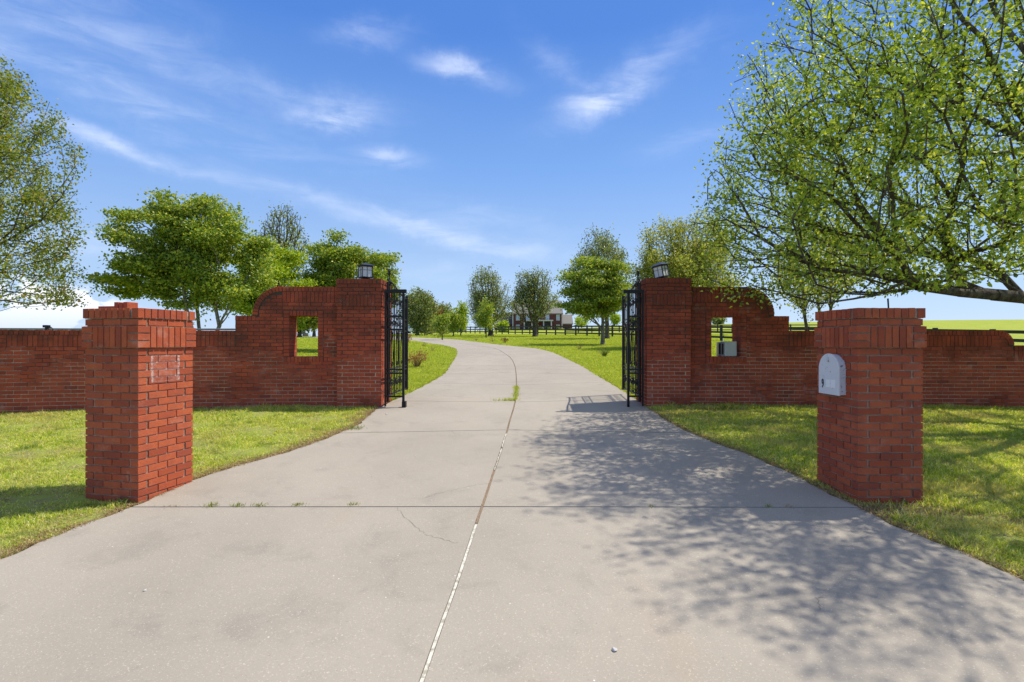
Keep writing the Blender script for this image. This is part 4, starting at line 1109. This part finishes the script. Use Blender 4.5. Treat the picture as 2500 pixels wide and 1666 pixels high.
for nm, pt, D, x0, x1, y0, y1, lb, lm, kw in MID: bg_tree(nm, pt, D, x0, x1, y0, y1, lb, lm, **kw)
# far small trees on the skyline
for i, (px, D, w_, h_, lb) in enumerate([(1500, 150, 26, 30, 'far small tree on the skyline beyond the fence, right of the house'), (1752, 140, 40, 20, 'distant low tree showing in the right wall window'),
                                       (1545, 155, 22, 22, 'far bushy tree on the skyline beside the right gate'), (1420, 165, 30, 28, 'far tree beside the right wing of the brick house'), (1228, 120, 20, 22, 'small yellow shrubby tree at the left wing of the house')]):
    x = (px-1250)/1250*D; z = g1(x, D); hh = h_/1250*D
    tree('far_tree', (x, D, z), [((x, D, z+hh*.62), (w_/2/1250*D, w_/2/1250*D, hh*.42), 1)], lb, M_LEAF_LIGHT if i != 1 else M_LEAF_PEAR, n_attr=60, n_leaf=1500, leaf=.45, trunk_r=.2, fork=.2, seed=60+i, spread=.4)

# ------------------------------------------------------------------ shrubs on the lawn
def shrub(px, py, w_, h_, label, name='dormant_shrub', mat=M_TWIG, leafm=None, n=34, group='dormant shrubs along the drive', nl=0, rad=.006):
    p = ground_at(px, py); D = p.y; W_ = w_/1250*D/2; H_ = h_/1250*D
    r = np.random.default_rng(int(px)); root = thing(name, p, label, 'shrub', group)
    b = MB(); tips = []
    for i in range(n):
        a = r.uniform(0, 6.28); q = r.uniform(.05, 1)**.55; hh = H_*r.uniform(.55, 1.08)*(1-.30*q*q)
        ca, sa = math.cos(a)*W_, math.sin(a)*W_
        tip = Vector((p.x+ca*q*1.1, p.y+sa*q*1.1, p.z+hh)); mid = Vector((p.x+ca*q*.48, p.y+sa*q*.48, p.z+hh*.55)); b0 = Vector((p.x+ca*.10*q, p.y+sa*.10*q, p.z-.03))
        b.tube([b0, mid, tip], [rad*.8, rad*.6, rad*.35], 4); tips += [(mid, tip)]*1
    b.build('stems', mat, root)
    if nl:
        C = []
        for i in range(nl):
            m_, t_ = tips[r.integers(len(tips))]; f = r.uniform(.3, 1.05); C.append(np.array(m_.lerp(t_, f))+r.normal(0, W_*.08, 3))
        leaves_mesh('foliage', np.array(C), .05*D/15, leafm, root, r)
shrub(1018, 897, 56, 44, 'reddish brown shrub on the grass just right of the left gate', n=60, nl=320, leafm=leafy('leaf_copper', [(0, (.20, .07, .03)), (.6, (.38, .15, .05)), (1, (.40, .28, .08))], .3), rad=.008)
shrub(996, 838, 24, 26, 'brown shrub beside the far bend of the drive, nearest the left gate', nl=120, leafm=M_LEAF_BROWN)
shrub(1055, 858, 20, 16, 'bare thin stemmed shrub on the inner verge of the bend', n=16)
shrub(1034, 848, 20, 14, 'low bare shrub between the brown shrub and the bend', n=16)
shrub(1163, 833, 16, 12, 'small bare shrub on the far verge, leftmost of three in a row', n=22)
shrub(1203, 836, 20, 14, 'middle bare shrub of the three in a row on the far verge', n=26)
shrub(1232, 838, 18, 13, 'dense little shrub, rightmost of three on the far verge', n=34, nl=60, leafm=M_LEAF_BROWN)
shrub(1415, 854, 24, 15, 'bare spreading shrub on the lawn left of the dark grass clump', n=26)
shrub(1476, 871, 30, 22, 'spiky dark grass clump on the lawn beside the right gate', 'grass_clump', M_WEED, None, 90, None, rad=.008)
# small pale stake with a dark top, seen through the right wall window
p = at(1766, 832, 18); gz_ = g1(p.x, p.y)
st = thing('garden_stake', (p.x, p.y, gz_), 'thin pale stake with a dark hooked top, seen in the right wall window', 'stake')
b = MB(); b.tube([(p.x, p.y, gz_), (p.x, p.y, zc(826, 18))], .009, 6); b.build('rod', M_STICK, st)
b = MB(); b.tube([(p.x-.02, p.y, zc(816, 18)), (p.x+.02, p.y, zc(815, 18)), (p.x+.015, p.y, zc(820, 18)), (p.x-.01, p.y, zc(822.5, 18)), (p.x, p.y, zc(826, 18))], .012, 6); b.build('hook', M_IRON, st)

# ------------------------------------------------------------------ house, shed, cars
M_HBRICK = material('house_brick', lambda n, b: n.link(n.mix(n.noise(coord(n), 3, 5), (0.095, 0.030, 0.026), (0.14, 0.045, 0.038)), b.inputs['Base Color']), rough=0.9)
M_ROOF = material('shingle_roof', lambda n, b: n.link(n.mix(n.noise(n.scale(coord(n), (1, 1, 3)), 2.5, 6, 0.7), (0.17, 0.16, 0.145), (0.25, 0.235, 0.21)), b.inputs['Base Color']), rough=0.9)
M_ROOFD = material('dark_panel_roof', lambda n, b: n.link(n.mix(n.noise(coord(n), 1.5, 4), (0.020, 0.026, 0.050), (0.034, 0.040, 0.07)), b.inputs['Base Color']), rough=0.5)
M_TRIM = material('white_trim', color=(0.52, 0.51, 0.49), rough=0.6)
M_PANE = material('window_pane', color=(0.30, 0.40, 0.50), rough=0.08, spec=0.8)
def house():
    D = 150; x0, x1 = at(1253.4, 800, D).x, at(1371, 800, D).x; zg = g1((x0+x1)/2, D)-.1; ze, zr = zc(765.5, D), zc(734, D+4)
    dp = 9.0; zlow = zc(791, D)
    root = thing('brick_house', ((x0+x1)/2, D+dp/2, zg), 'two storey red brick house with a white columned porch behind the trees', 'house')
    b = MB(); b.box(x0, x1, D, D+dp, zg-1, ze); b.build('wall', M_HBRICK, root)
    xa = at(1206, 800, D).x; xb = at(1398, 800, D).x
    b = MB(); b.box(xa, x0-.02, D+1, D+dp-1, zg-1, zlow); b.build('wing_wall', M_HBRICK, root)
    b = MB(); b.box(x1+.02, xb, D+1, D+dp-1, zg-1, zc(790, D)); b.build('wing_wall', M_HBRICK, root)
    def gable(xs0, xs1, y0, y1, z0, z1, mat, nm, ov=.45):
        b = MB(); ym = (y0+y1)/2
        b.add([(xs0-ov, y0-ov, z0), (xs1+ov, y0-ov, z0), (xs1+ov, ym, z1), (xs0-ov, ym, z1), (xs0-ov, y1+ov, z0), (xs1+ov, y1+ov, z0),
               (xs0-ov, y0-ov, z0-.25), (xs1+ov, y0-ov, z0-.25), (xs0-ov, y1+ov, z0-.25), (xs1+ov, y1+ov, z0-.25)],
              [(0, 1, 2, 3), (3, 2, 5, 4), (0, 6, 7, 1), (4, 5, 9, 8), (0, 3, 4, 8, 6), (1, 7, 9, 5, 2), (6, 8, 9, 7)])
        return b.build(nm, mat, root)
    gable(x0, x1, D, D+dp, ze, zr, M_ROOF, 'roof')
    xm = at(1226, 800, D).x
    gable(xa, xm-.6, D+1, D+dp-1, zlow, zc(770, D+4), M_ROOF, 'wing_roof', .3)
    gable(xm, x0-.5, D+1, D+dp-1, zlow, zc(763, D+4), M_ROOFD, 'wing_roof', .3)
    gable(x1+.5, xb, D+1, D+dp-1, zc(790, D), zc(768, D+4), M_ROOF, 'wing_roof', .3)
    b = MB(); b.box(x0-.3, x0-.02, D-.05, D+.2, zg, ze); b.box(x1+.02, x1+.3, D-.05, D+.2, zg, ze); b.build('downpipe', M_TRIM, root)
    def win(px0, px1, py0, py1):
        a, c = at(px0, 800, D).x, at(px1, 800, D).x; z1, z0 = zc(py0, D), zc(py1, D)
        f = MB()
        f.box(a, c, D-.10, D-.003, z1-.14, z1); f.box(a, c, D-.10, D-.003, z0, z0+.14); f.box(a, a+.12, D-.10, D-.003, z0+.14, z1-.14); f.box(c-.12, c, D-.10, D-.003, z0+.14, z1-.14)
        f.box(a+.12, c-.12, D-.09, D-.003, (z0+z1)/2-.05, (z0+z1)/2+.05)
        w = f.build('window', M_TRIM, root)
        g_ = MB(); g_.box(a+.12, c-.12, D-.05, D-.004, z0+.14, (z0+z1)/2-.05); g_.box(a+.12, c-.12, D-.05, D-.004, (z0+z1)/2+.05, z1-.14)
        pn = g_.build('pane', M_PANE, root); pn.parent = w; pn.location = (0, 0, 0)
        return w
    for a, c in ((1259.5, 1269), (1284, 1293), (1307, 1318), (1332, 1341), (1358, 1366.5)): win(a, c, 768.5, 783)
    for a, c in ((1259.5, 1269), (1358, 1366.5)): win(a, c, 793, 805)
    # porch
    pxa, pxb = at(1276, 800, D).x, at(1349, 800, D).x; zp = zc(784, D)
    b = MB(); b.box(pxa, pxb, D-2.6, D-.005, zp-.12, zp+.22); b.build('porch_roof', M_TRIM, root)
    for px in (1279.5, 1298, 1326, 1344.5):
        x = at(px, 800, D).x; b = MB(); b.tube([(x, D-2.3, zg+.1), (x, D-2.3, zp-.125)], .17, 10); b.box(x-.25, x+.25, D-2.55, D-2.05, zg, zg+.2); b.build('porch_column', M_TRIM, root)
    b = MB(); b.box(pxa, pxb, D-2.7, D-.005, zg-.5, zg+.05); b.build('porch_floor', M_TRIM, root)
    for px in (1287, 1335):
        x = at(px, 800, D).x; b = MB(); b.box(x-.9, x+.9, D-.06, D-.003, zg+.1, zg+2.5); b.build('dark_door', M_DARK, root)
house()
# shrubs against the house
for i, px in enumerate((1237, 1262, 1296, 1320, 1337, 1361)):
    p = at(px, 805, 146.8); z = g1(p.x, 146.8); r = np.random.default_rng(90+i); root = thing('foundation_shrub', (p.x, 146.8, z), ['leftmost grey green shrub by the house, at the dark roofed wing', 'grey green shrub under the left upstairs window of the brick house', 'grey green shrub left of the porch door of the brick house',
         'grey green shrub in the middle of the house porch', 'grey green shrub under the right half of the house porch', 'rightmost grey green shrub under the right upstairs window of the house'][i], 'shrub', 'shrubs planted along the front of the house')
    d = r.normal(size=(500, 3)); d /= np.linalg.norm(d, axis=1)[:, None]; C = np.array([p.x, 146.8, z+.45])+d*np.array([.8, .7, .6])*r.uniform(.6, 1, (500, 1))
    leaves_mesh('foliage', C, .22, M_LEAF_PEAR, root, r)
    b = MB(); b.tube([(p.x, 146.8, z-.1), (p.x, 146.8, z+.5)], .05, 6); b.build('stem', M_BARK, root)
# shed
D = 118; x0, x1 = at(1094, 800, D).x, at(1134, 800, D).x; z = g1(x0, D)
sh = thing('shed', ((x0+x1)/2, D+2, z), 'low brown roofed open shed behind the young trees', 'shed')
b = MB(); 
for x in (x0+.2, (x0+x1)/2, x1-.2):
    b.box(x-.08, x+.08, D, D+.16, z-.2, z+1.75); b.box(x-.08, x+.08, D+3.8, D+3.96, z-.2, z+1.75)
b.build('post', M_TRIM, sh)
b = MB(); b.box(x0, x1, D+3.97, D+4.1, z-.2, z+1.7); b.build('back_wall', material('shed_wall', color=(.35, .33, .32)), sh)
b = MB(); b.add([(x0-.3, D-.4, z+1.75), (x1+.3, D-.4, z+1.75), (x1-.5, D+2, z+2.7), (x0+1.0, D+2, z+2.9), (x0-.3, D+4.4, z+1.75), (x1+.3, D+4.4, z+1.75)], [(0, 1, 2, 3), (3, 2, 5, 4), (0, 3, 4), (1, 5, 2), (0, 4, 5, 1)])
b.build('roof', material('shed_roof', color=(.11, .075, .06)), sh)
def car(px, D, length, label, paint, cabin_h=.62, rz=0.0, h=1.0):
    x = at(px, 800, D).x; z = g1(x, D)
    root = thing('parked_car', (x, D, z), label, 'car', 'cars parked by the far drive', rz)
    L = length/2
    prof = [(-L, .35), (-L, .75), (-L+.15, .95*h), (-L+.9, 1.02*h), (L-1.0, 1.0*h), (L-.1, .85*h), (L, .6), (L, .35)]
    b = MB(); b.prism(prof, -.85, .85, lambda u, v, d: (u, d, v)); b.build('body', paint, root, local=True, bevel=.05)
    cab = [(-L+.25, 1.0*h), (-L+.6, 1.0*h+cabin_h), (L-1.9, 1.0*h+cabin_h), (L-1.1, 1.0*h)]
    b = MB(); b.prism(cab, -.74, .74, lambda u, v, d: (u, d, v)); b.build('glasshouse', M_PANE if cabin_h < .9 else M_DARK, root, local=True, bevel=.04)
    b = MB(); b.box(-L+.58, L-1.88, -.76, .76, h+cabin_h-.03, h+cabin_h+.06); 
    for u in (-L+.9, -.1, L-1.8): b.box(u-.05, u+.05, -.77, .77, h, h+cabin_h)
    b.build('roof', paint, root, local=True)
    for u in (-L+.85, L-.85):
        for s_ in (-1, 1):
            w = MB(); w.tube([(u, s_*.70, .34), (u, s_*.90, .34)], .34, 16); t = w.build('wheel', material('tyre', color=(.02, .02, .02)), root, local=True)
            w = MB(); w.tube([(u, s_*.89, .34), (u, s_*.915, .34)], .19, 12); q = w.build('rim', M_PIPE, root, local=True); q.parent = t
    b = MB(); b.box(L-.04, L+.02, -.8, -.5, .62, .76); b.box(L-.04, L+.02, .5, .8, .62, .76); b.build('headlight', M_GLASS, root, local=True)
M_WHITE = material('white_car_paint', color=(.78, .78, .80), rough=.25)
M_RED = material('dark_red_car_paint', color=(.16, .02, .025), rough=.3)
car(1013, 100, 4.5, 'white car with dark windows parked on the skyline beside the left gate', M_WHITE, .62)
car(1028, 106, 4.6, 'white van like car parked behind the trunk of the broad tree', M_WHITE, .55)
car(1058, 100, 4.6, 'dark red low car parked under the purplish tree', M_RED, .50, h=.85)

# ------------------------------------------------------------------ stones and weeds on the drive
M_STONE = material('pale_stone', lambda n, b: n.link(n.mix(n.noise(coord(n), 60, 3), (0.32, 0.30, 0.28), (0.62, 0.60, 0.57)), b.inputs['Base Color']), rough=.9)
def stone(px, py, s, label):
    p = ground_at(px, py); bm = bmesh.new(); bmesh.ops.create_icosphere(bm, subdivisions=2, radius=s)
    for v in bm.verts: v.co *= 1+random.uniform(-.22, .22); v.co.z *= .6
    me = bpy.data.meshes.new('pebble'); bm.to_mesh(me); bm.free(); me.materials.append(M_STONE)
    o = bpy.data.objects.new('pebble', me); COL.objects.link(o); o.location = (p.x, p.y, p.z+.006+s*.45); tag(o, label, 'pebble', 'pebbles on the drive')
stone(1500, 1594, .014, 'largest pale pebble, low on the drive right of the pale centre joint')
stone(354, 1446, .009, 'white pebble on the drive below the left pillar')
stone(943, 1013, .016, 'flat white pebble on the drive by the left gate pier')
stone(908, 1167, .007, 'small pebble on the left slab above the weedy cross joint')
stone(1014, 1116, .007, 'small pebble left of the centre joint, mid drive')
def blades(C, H, Wd, r, lean=.5, seg=2):
    """grass blades: tapered ribbons of two pieces"""
    n = len(C); a = r.uniform(0, 2*np.pi, n); d = np.stack([np.cos(a), np.sin(a), np.zeros(n)], 1)
    b = r.uniform(0, 2*np.pi, n); l = np.stack([np.cos(b), np.sin(b), np.zeros(n)], 1)*(r.uniform(.1, 1, n)*lean)[:, None]
    H = H[:, None]; Wd = (Wd if isinstance(Wd, np.ndarray) else np.full(n, Wd))[:, None]
    up = np.array([[0, 0, 1.]])
    m = C+up*H*.55+l*H*.45; t = C+up*H*(1-.25*np.linalg.norm(l, axis=1)[:, None])+l*H*1.25
    V = np.stack([C-d*Wd*.5, C+d*Wd*.5, m+d*Wd*.38, m-d*Wd*.38, t], 1).reshape(-1, 3)
    k = (np.arange(n)*5)[:, None]
    F = np.concatenate([k+np.array([[0, 1, 2]]), k+np.array([[0, 2, 3]]), k+np.array([[3, 2, 4]])], 0)
    return V, F
def weed(px, py, w_, h_, n, label, mat=M_WEED, name='joint_weed', sy=.02):
    p = ground_at(px, py); r = np.random.default_rng(int(px+py)); W_ = w_/1250*p.y/2; H_ = h_/1250*p.y
    x = p.x+r.normal(0, W_*.5, n); y = p.y+r.normal(0, sy, n)
    C = np.stack([x, y, G(x, y)+.002], 1); V, F = blades(C, H_*r.uniform(.4, 1.1, n), np.full(n, .0045*max(1, p.y/5)), r, .9)
    o = np_mesh(name, V-np.array([[p.x, p.y, p.z]]), F, mat); o.location = p
    tag(o, label, 'weed', 'weeds in the drive joints')
weed(517, 1238, 34, 14, 60, 'spiky weed in the cross joint, nearest the left pillar'); weed(583, 1237, 36, 10, 60, 'low weed in the cross joint, second green one from the left pillar')
weed(632, 1237, 40, 9, 60, 'low green weed in the cross joint, third from the left pillar'); weed(727, 1236, 34, 9, 60, 'wide flat weed in the cross joint, left of the lone small one')
weed(860, 1235, 30, 9, 45, 'lone small weed in the cross joint, nearest the centre joint'); weed(420, 1240, 80, 5, 60, 'brown dry debris in the cross joint beside the pillar', M_DEADGRASS)
weed(1877, 1239, 24, 8, 40, 'small weed in the shaded cross joint, nearest the mailbox pillar'); weed(1590, 1239, 12, 6, 24, 'tiny weed in the shaded cross joint in the middle of the right slab')
weed(1926, 1240, 26, 6, 30, 'dry weed beside the small one in the shaded cross joint', M_DEADGRASS)
weed(868, 1049, 46, 13, 90, 'leafy weed at the drive edge where a cross joint meets the left lawn', sy=.05)
pw = ground_at(1240, 978)
def joint_grass():
    r = np.random.default_rng(4); n = 520
    y = r.uniform(10.15, 12.3, n); x = np.interp(y, SC[:130, 1], SC[:130, 0])+r.normal(0, .035, n)-.02*(12-y)*0
    n2 = 220; x2 = r.uniform(-.30, .12, n2)-.0; y2 = 10.12+r.normal(0, .03, n2)
    x2 = .08 - abs(r.normal(0, .22, n2))
    X = np.concatenate([x, x2]); Y = np.concatenate([y, y2]); C = np.stack([X, Y, G(X, Y)], 1)
    V, F = blades(C, r.uniform(.03, .085, n+n2), np.full(n+n2, .007), r, .6)
    o = np_mesh('joint_grass', V-np.array([[.08, 10.6, g1(.08, 10.6)]]), F, M_GRASSFAR); o.location = (.08, 10.6, g1(.08, 10.6))
    tag(o, 'L shaped tuft of bright grass growing in the centre joint between the gates', 'grass tuft')
joint_grass()

# ------------------------------------------------------------------ lawn
def pn(x, y, s, seed=0):
    """cheap smooth noise 0..1"""
    v = 0
    for k, (a, b, c) in enumerate(((1.0, .6, .3), (-.7, 1.1, 1.9), (.4, -1.3, 4.1), (1.6, .9, 2.2))):
        v = v+np.sin((x*a+y*b)*s*(1+.37*k)+c+seed+1.3*np.sin((x*b-y*a)*s*.7+seed*2+k))
    return .5+v/8*1.0
def lawn():
    r = np.random.default_rng(99); n = 700000
    # sample in view direction so that the density on screen is even
    D = 2.6+ (10.4-2.6)*r.uniform(0, 1, n)**.9; u = r.uniform(-1.30, 1.30, n); x = u*D; y = D
    keep = ((x < xl(y)-.0) | (x > xr(y)+.0))
    x, y = x[keep], y[keep]
    # not under pillars, piers and walls
    def infoot(x, y):
        w = ((np.abs(x+3.70) < .36) & (np.abs(y-5.03) < .36)) | ((np.abs(x-3.44) < .31) & (np.abs(y-4.94) < .31)) | (y > 9.34) & (np.abs(x) < 3.3)
        w |= (x < -3.2) & (y > (9.46-.03*(-x-3.2)-.021*(-x-3.2)**2)-.02); w |= (x > 3.2) & (y > (9.50-.02*(x-3.3)-.0035*(x-3.3)**2)-.02)
        return w
    k = ~infoot(x, y); x, y = x[k], y[k]
    edge = np.minimum(np.abs(x-xl(y)), np.abs(x-xr(y)))
    bare = pn(x, y, 2.1, 3)*pn(x, y, 5.7, 1)
    # worn earth by the right pillar and a worn strip in the left pillar's shade
    b1 = np.exp(-(((x-3.50)/.42)**2+((y-4.47)/.15)**2))*1.8; b2 = np.exp(-(((x-4.02)/.32)**2+((y-4.28)/.11)**2))*1.6; b3 = np.exp(-(((x+4.55)/.7)**2+((y-4.68)/.09)**2))
    b4 = np.exp(-(((x-3.78)/.20)**2+((y-3.90)/.06)**2))*1.3
    prob = np.clip(1.15-.9*np.exp(-edge/.05)-.85*np.clip(b1+b2+b3+b4, 0, 1)*1.25-np.clip(bare-.42, 0, 1)*2.4, 0.02, 1)
    k = r.random(len(x)) < prob; x, y, edge, bare = x[k], y[k], edge[k], bare[k]
    tuft = pn(x, y, 6.5, 8)*pn(x, y, 13, 5)
    H = (.020+.034*r.random(len(x))+.13*np.clip(tuft-.36, 0, 1)+.02*(x > 0))*(1-.5*np.exp(-edge/.08))
    wallk = (y > 9.0) | ((x < -3) & (y > 8.9-.02*(x+3)**2)); H = H*(1+.5*wallk)
    C = np.stack([x, y, G(x, y)-.012], 1); V, F = blades(C, H, .0042+.0009*y*r.uniform(.5, 1, len(x)), r, .95)
    o = np_mesh('lawn_grass', V, F, M_GRASS); tag(o, 'short patchy yellow green grass on the lawn in front of the brick walls', 'grass', kind='stuff')
    # dead thatch along the drive and on the worn spots
    n = 60000; y = r.uniform(2.7, 9.3, n); s_ = r.random(n) < .5; off = np.abs(r.normal(0, .13, n)); x = np.where(s_, xl(y)-off, xr(y)+off)
    n2 = 26000; cx = r.choice([3.5, 4.0, -4.6, 3.78], n2); cy = np.select([cx == 3.5, cx == 4.0, cx == -4.6], [4.5, 4.3, 4.7], 3.9); x2 = cx+r.normal(0, .5, n2); y2 = cy+r.normal(0, .22, n2); n2k = r.random(n2) < .45; x2, y2 = x2[n2k], y2[n2k]
    x = np.concatenate([x, x2]); y = np.concatenate([y, y2]); k = ~infoot(x, y) & ((x < xl(y)) | (x > xr(y))) & (np.abs(x) < 1.3*y); k &= r.random(len(x)) < .62
    x, y = x[k], y[k]
    C = np.stack([x, y, G(x, y)-.004], 1); V, F = blades(C, r.uniform(.008, .035, len(x)), .004+.0006*y, r, 2.2)
    tag(np_mesh('dry_thatch', V, F, M_DEADGRASS), 'brown dry thatch and litter along the edges of the concrete drive', 'dead grass', kind='stuff')
    # lawn beyond the gate, coarser with distance
    n = 500000; D = 9.9*(75/9.9)**(r.uniform(0, 1, n)**1.05); u = r.uniform(-.56, .56, n); x = u*D; y = D
    k = ((x < xl(y)) | (x > xr(y)) | (y > 62)) & ~((np.abs(x) < 3.4) & (y < 10.3) & (np.abs(x) > 2.38)) & ~((y < 10.0) & (np.abs(x) > 2.4)); x, y = x[k], y[k]
    H = (.03+.045*r.random(len(x)))*(1+.5*pn(x, y, 1.3, 2))*(1+np.clip(y-15, 0, 60)*.008); C = np.stack([x, y, G(x, y)-.01], 1)
    V, F = blades(C, H, .004+.00075*y, r, .9)
    tag(np_mesh('meadow_grass', V, F, M_GRASSFAR), 'bright green grass beyond the gate on both sides of the curving drive', 'grass', kind='stuff')
lawn()
# broad leafed tufts at the foot of the walls
def tuft(px, py, n, w_, h_, label):
    p = ground_at(px, py); r = np.random.default_rng(int(px)); W_ = w_/1250*p.y/2
    x = p.x+r.normal(0, W_*.5, n); y = p.y+r.normal(0, .05, n); C = np.stack([x, y, G(x, y)], 1)
    V, F = blades(C, h_/1250*p.y*r.uniform(.5, 1.1, n), np.full(n, .012), r, 1.0)
    o = np_mesh('weed_tuft', V-np.array([tuple(p)]), F, M_WEED); o.location = p; tag(o, label, 'weed')
tuft(1765, 1003, 120, 60, 18, 'broad leafed dark weed at the foot of the right wall, under its window')
tuft(14, 1016, 50, 26, 16, 'bright leafy weed at the foot of the left wall, at the photo edge')
tuft(300, 1232, 60, 50, 16, 'bright broad bladed weed at the foot of the left pillar')
tuft(2206, 1228, 40, 26, 14, 'small grey green weed against the base of the mailbox pillar')

# ------------------------------------------------------------------ lift everything so that the ground under the camera is z = 0
for o in list(S.objects):
    if o.parent is None: o.location.z += EYE
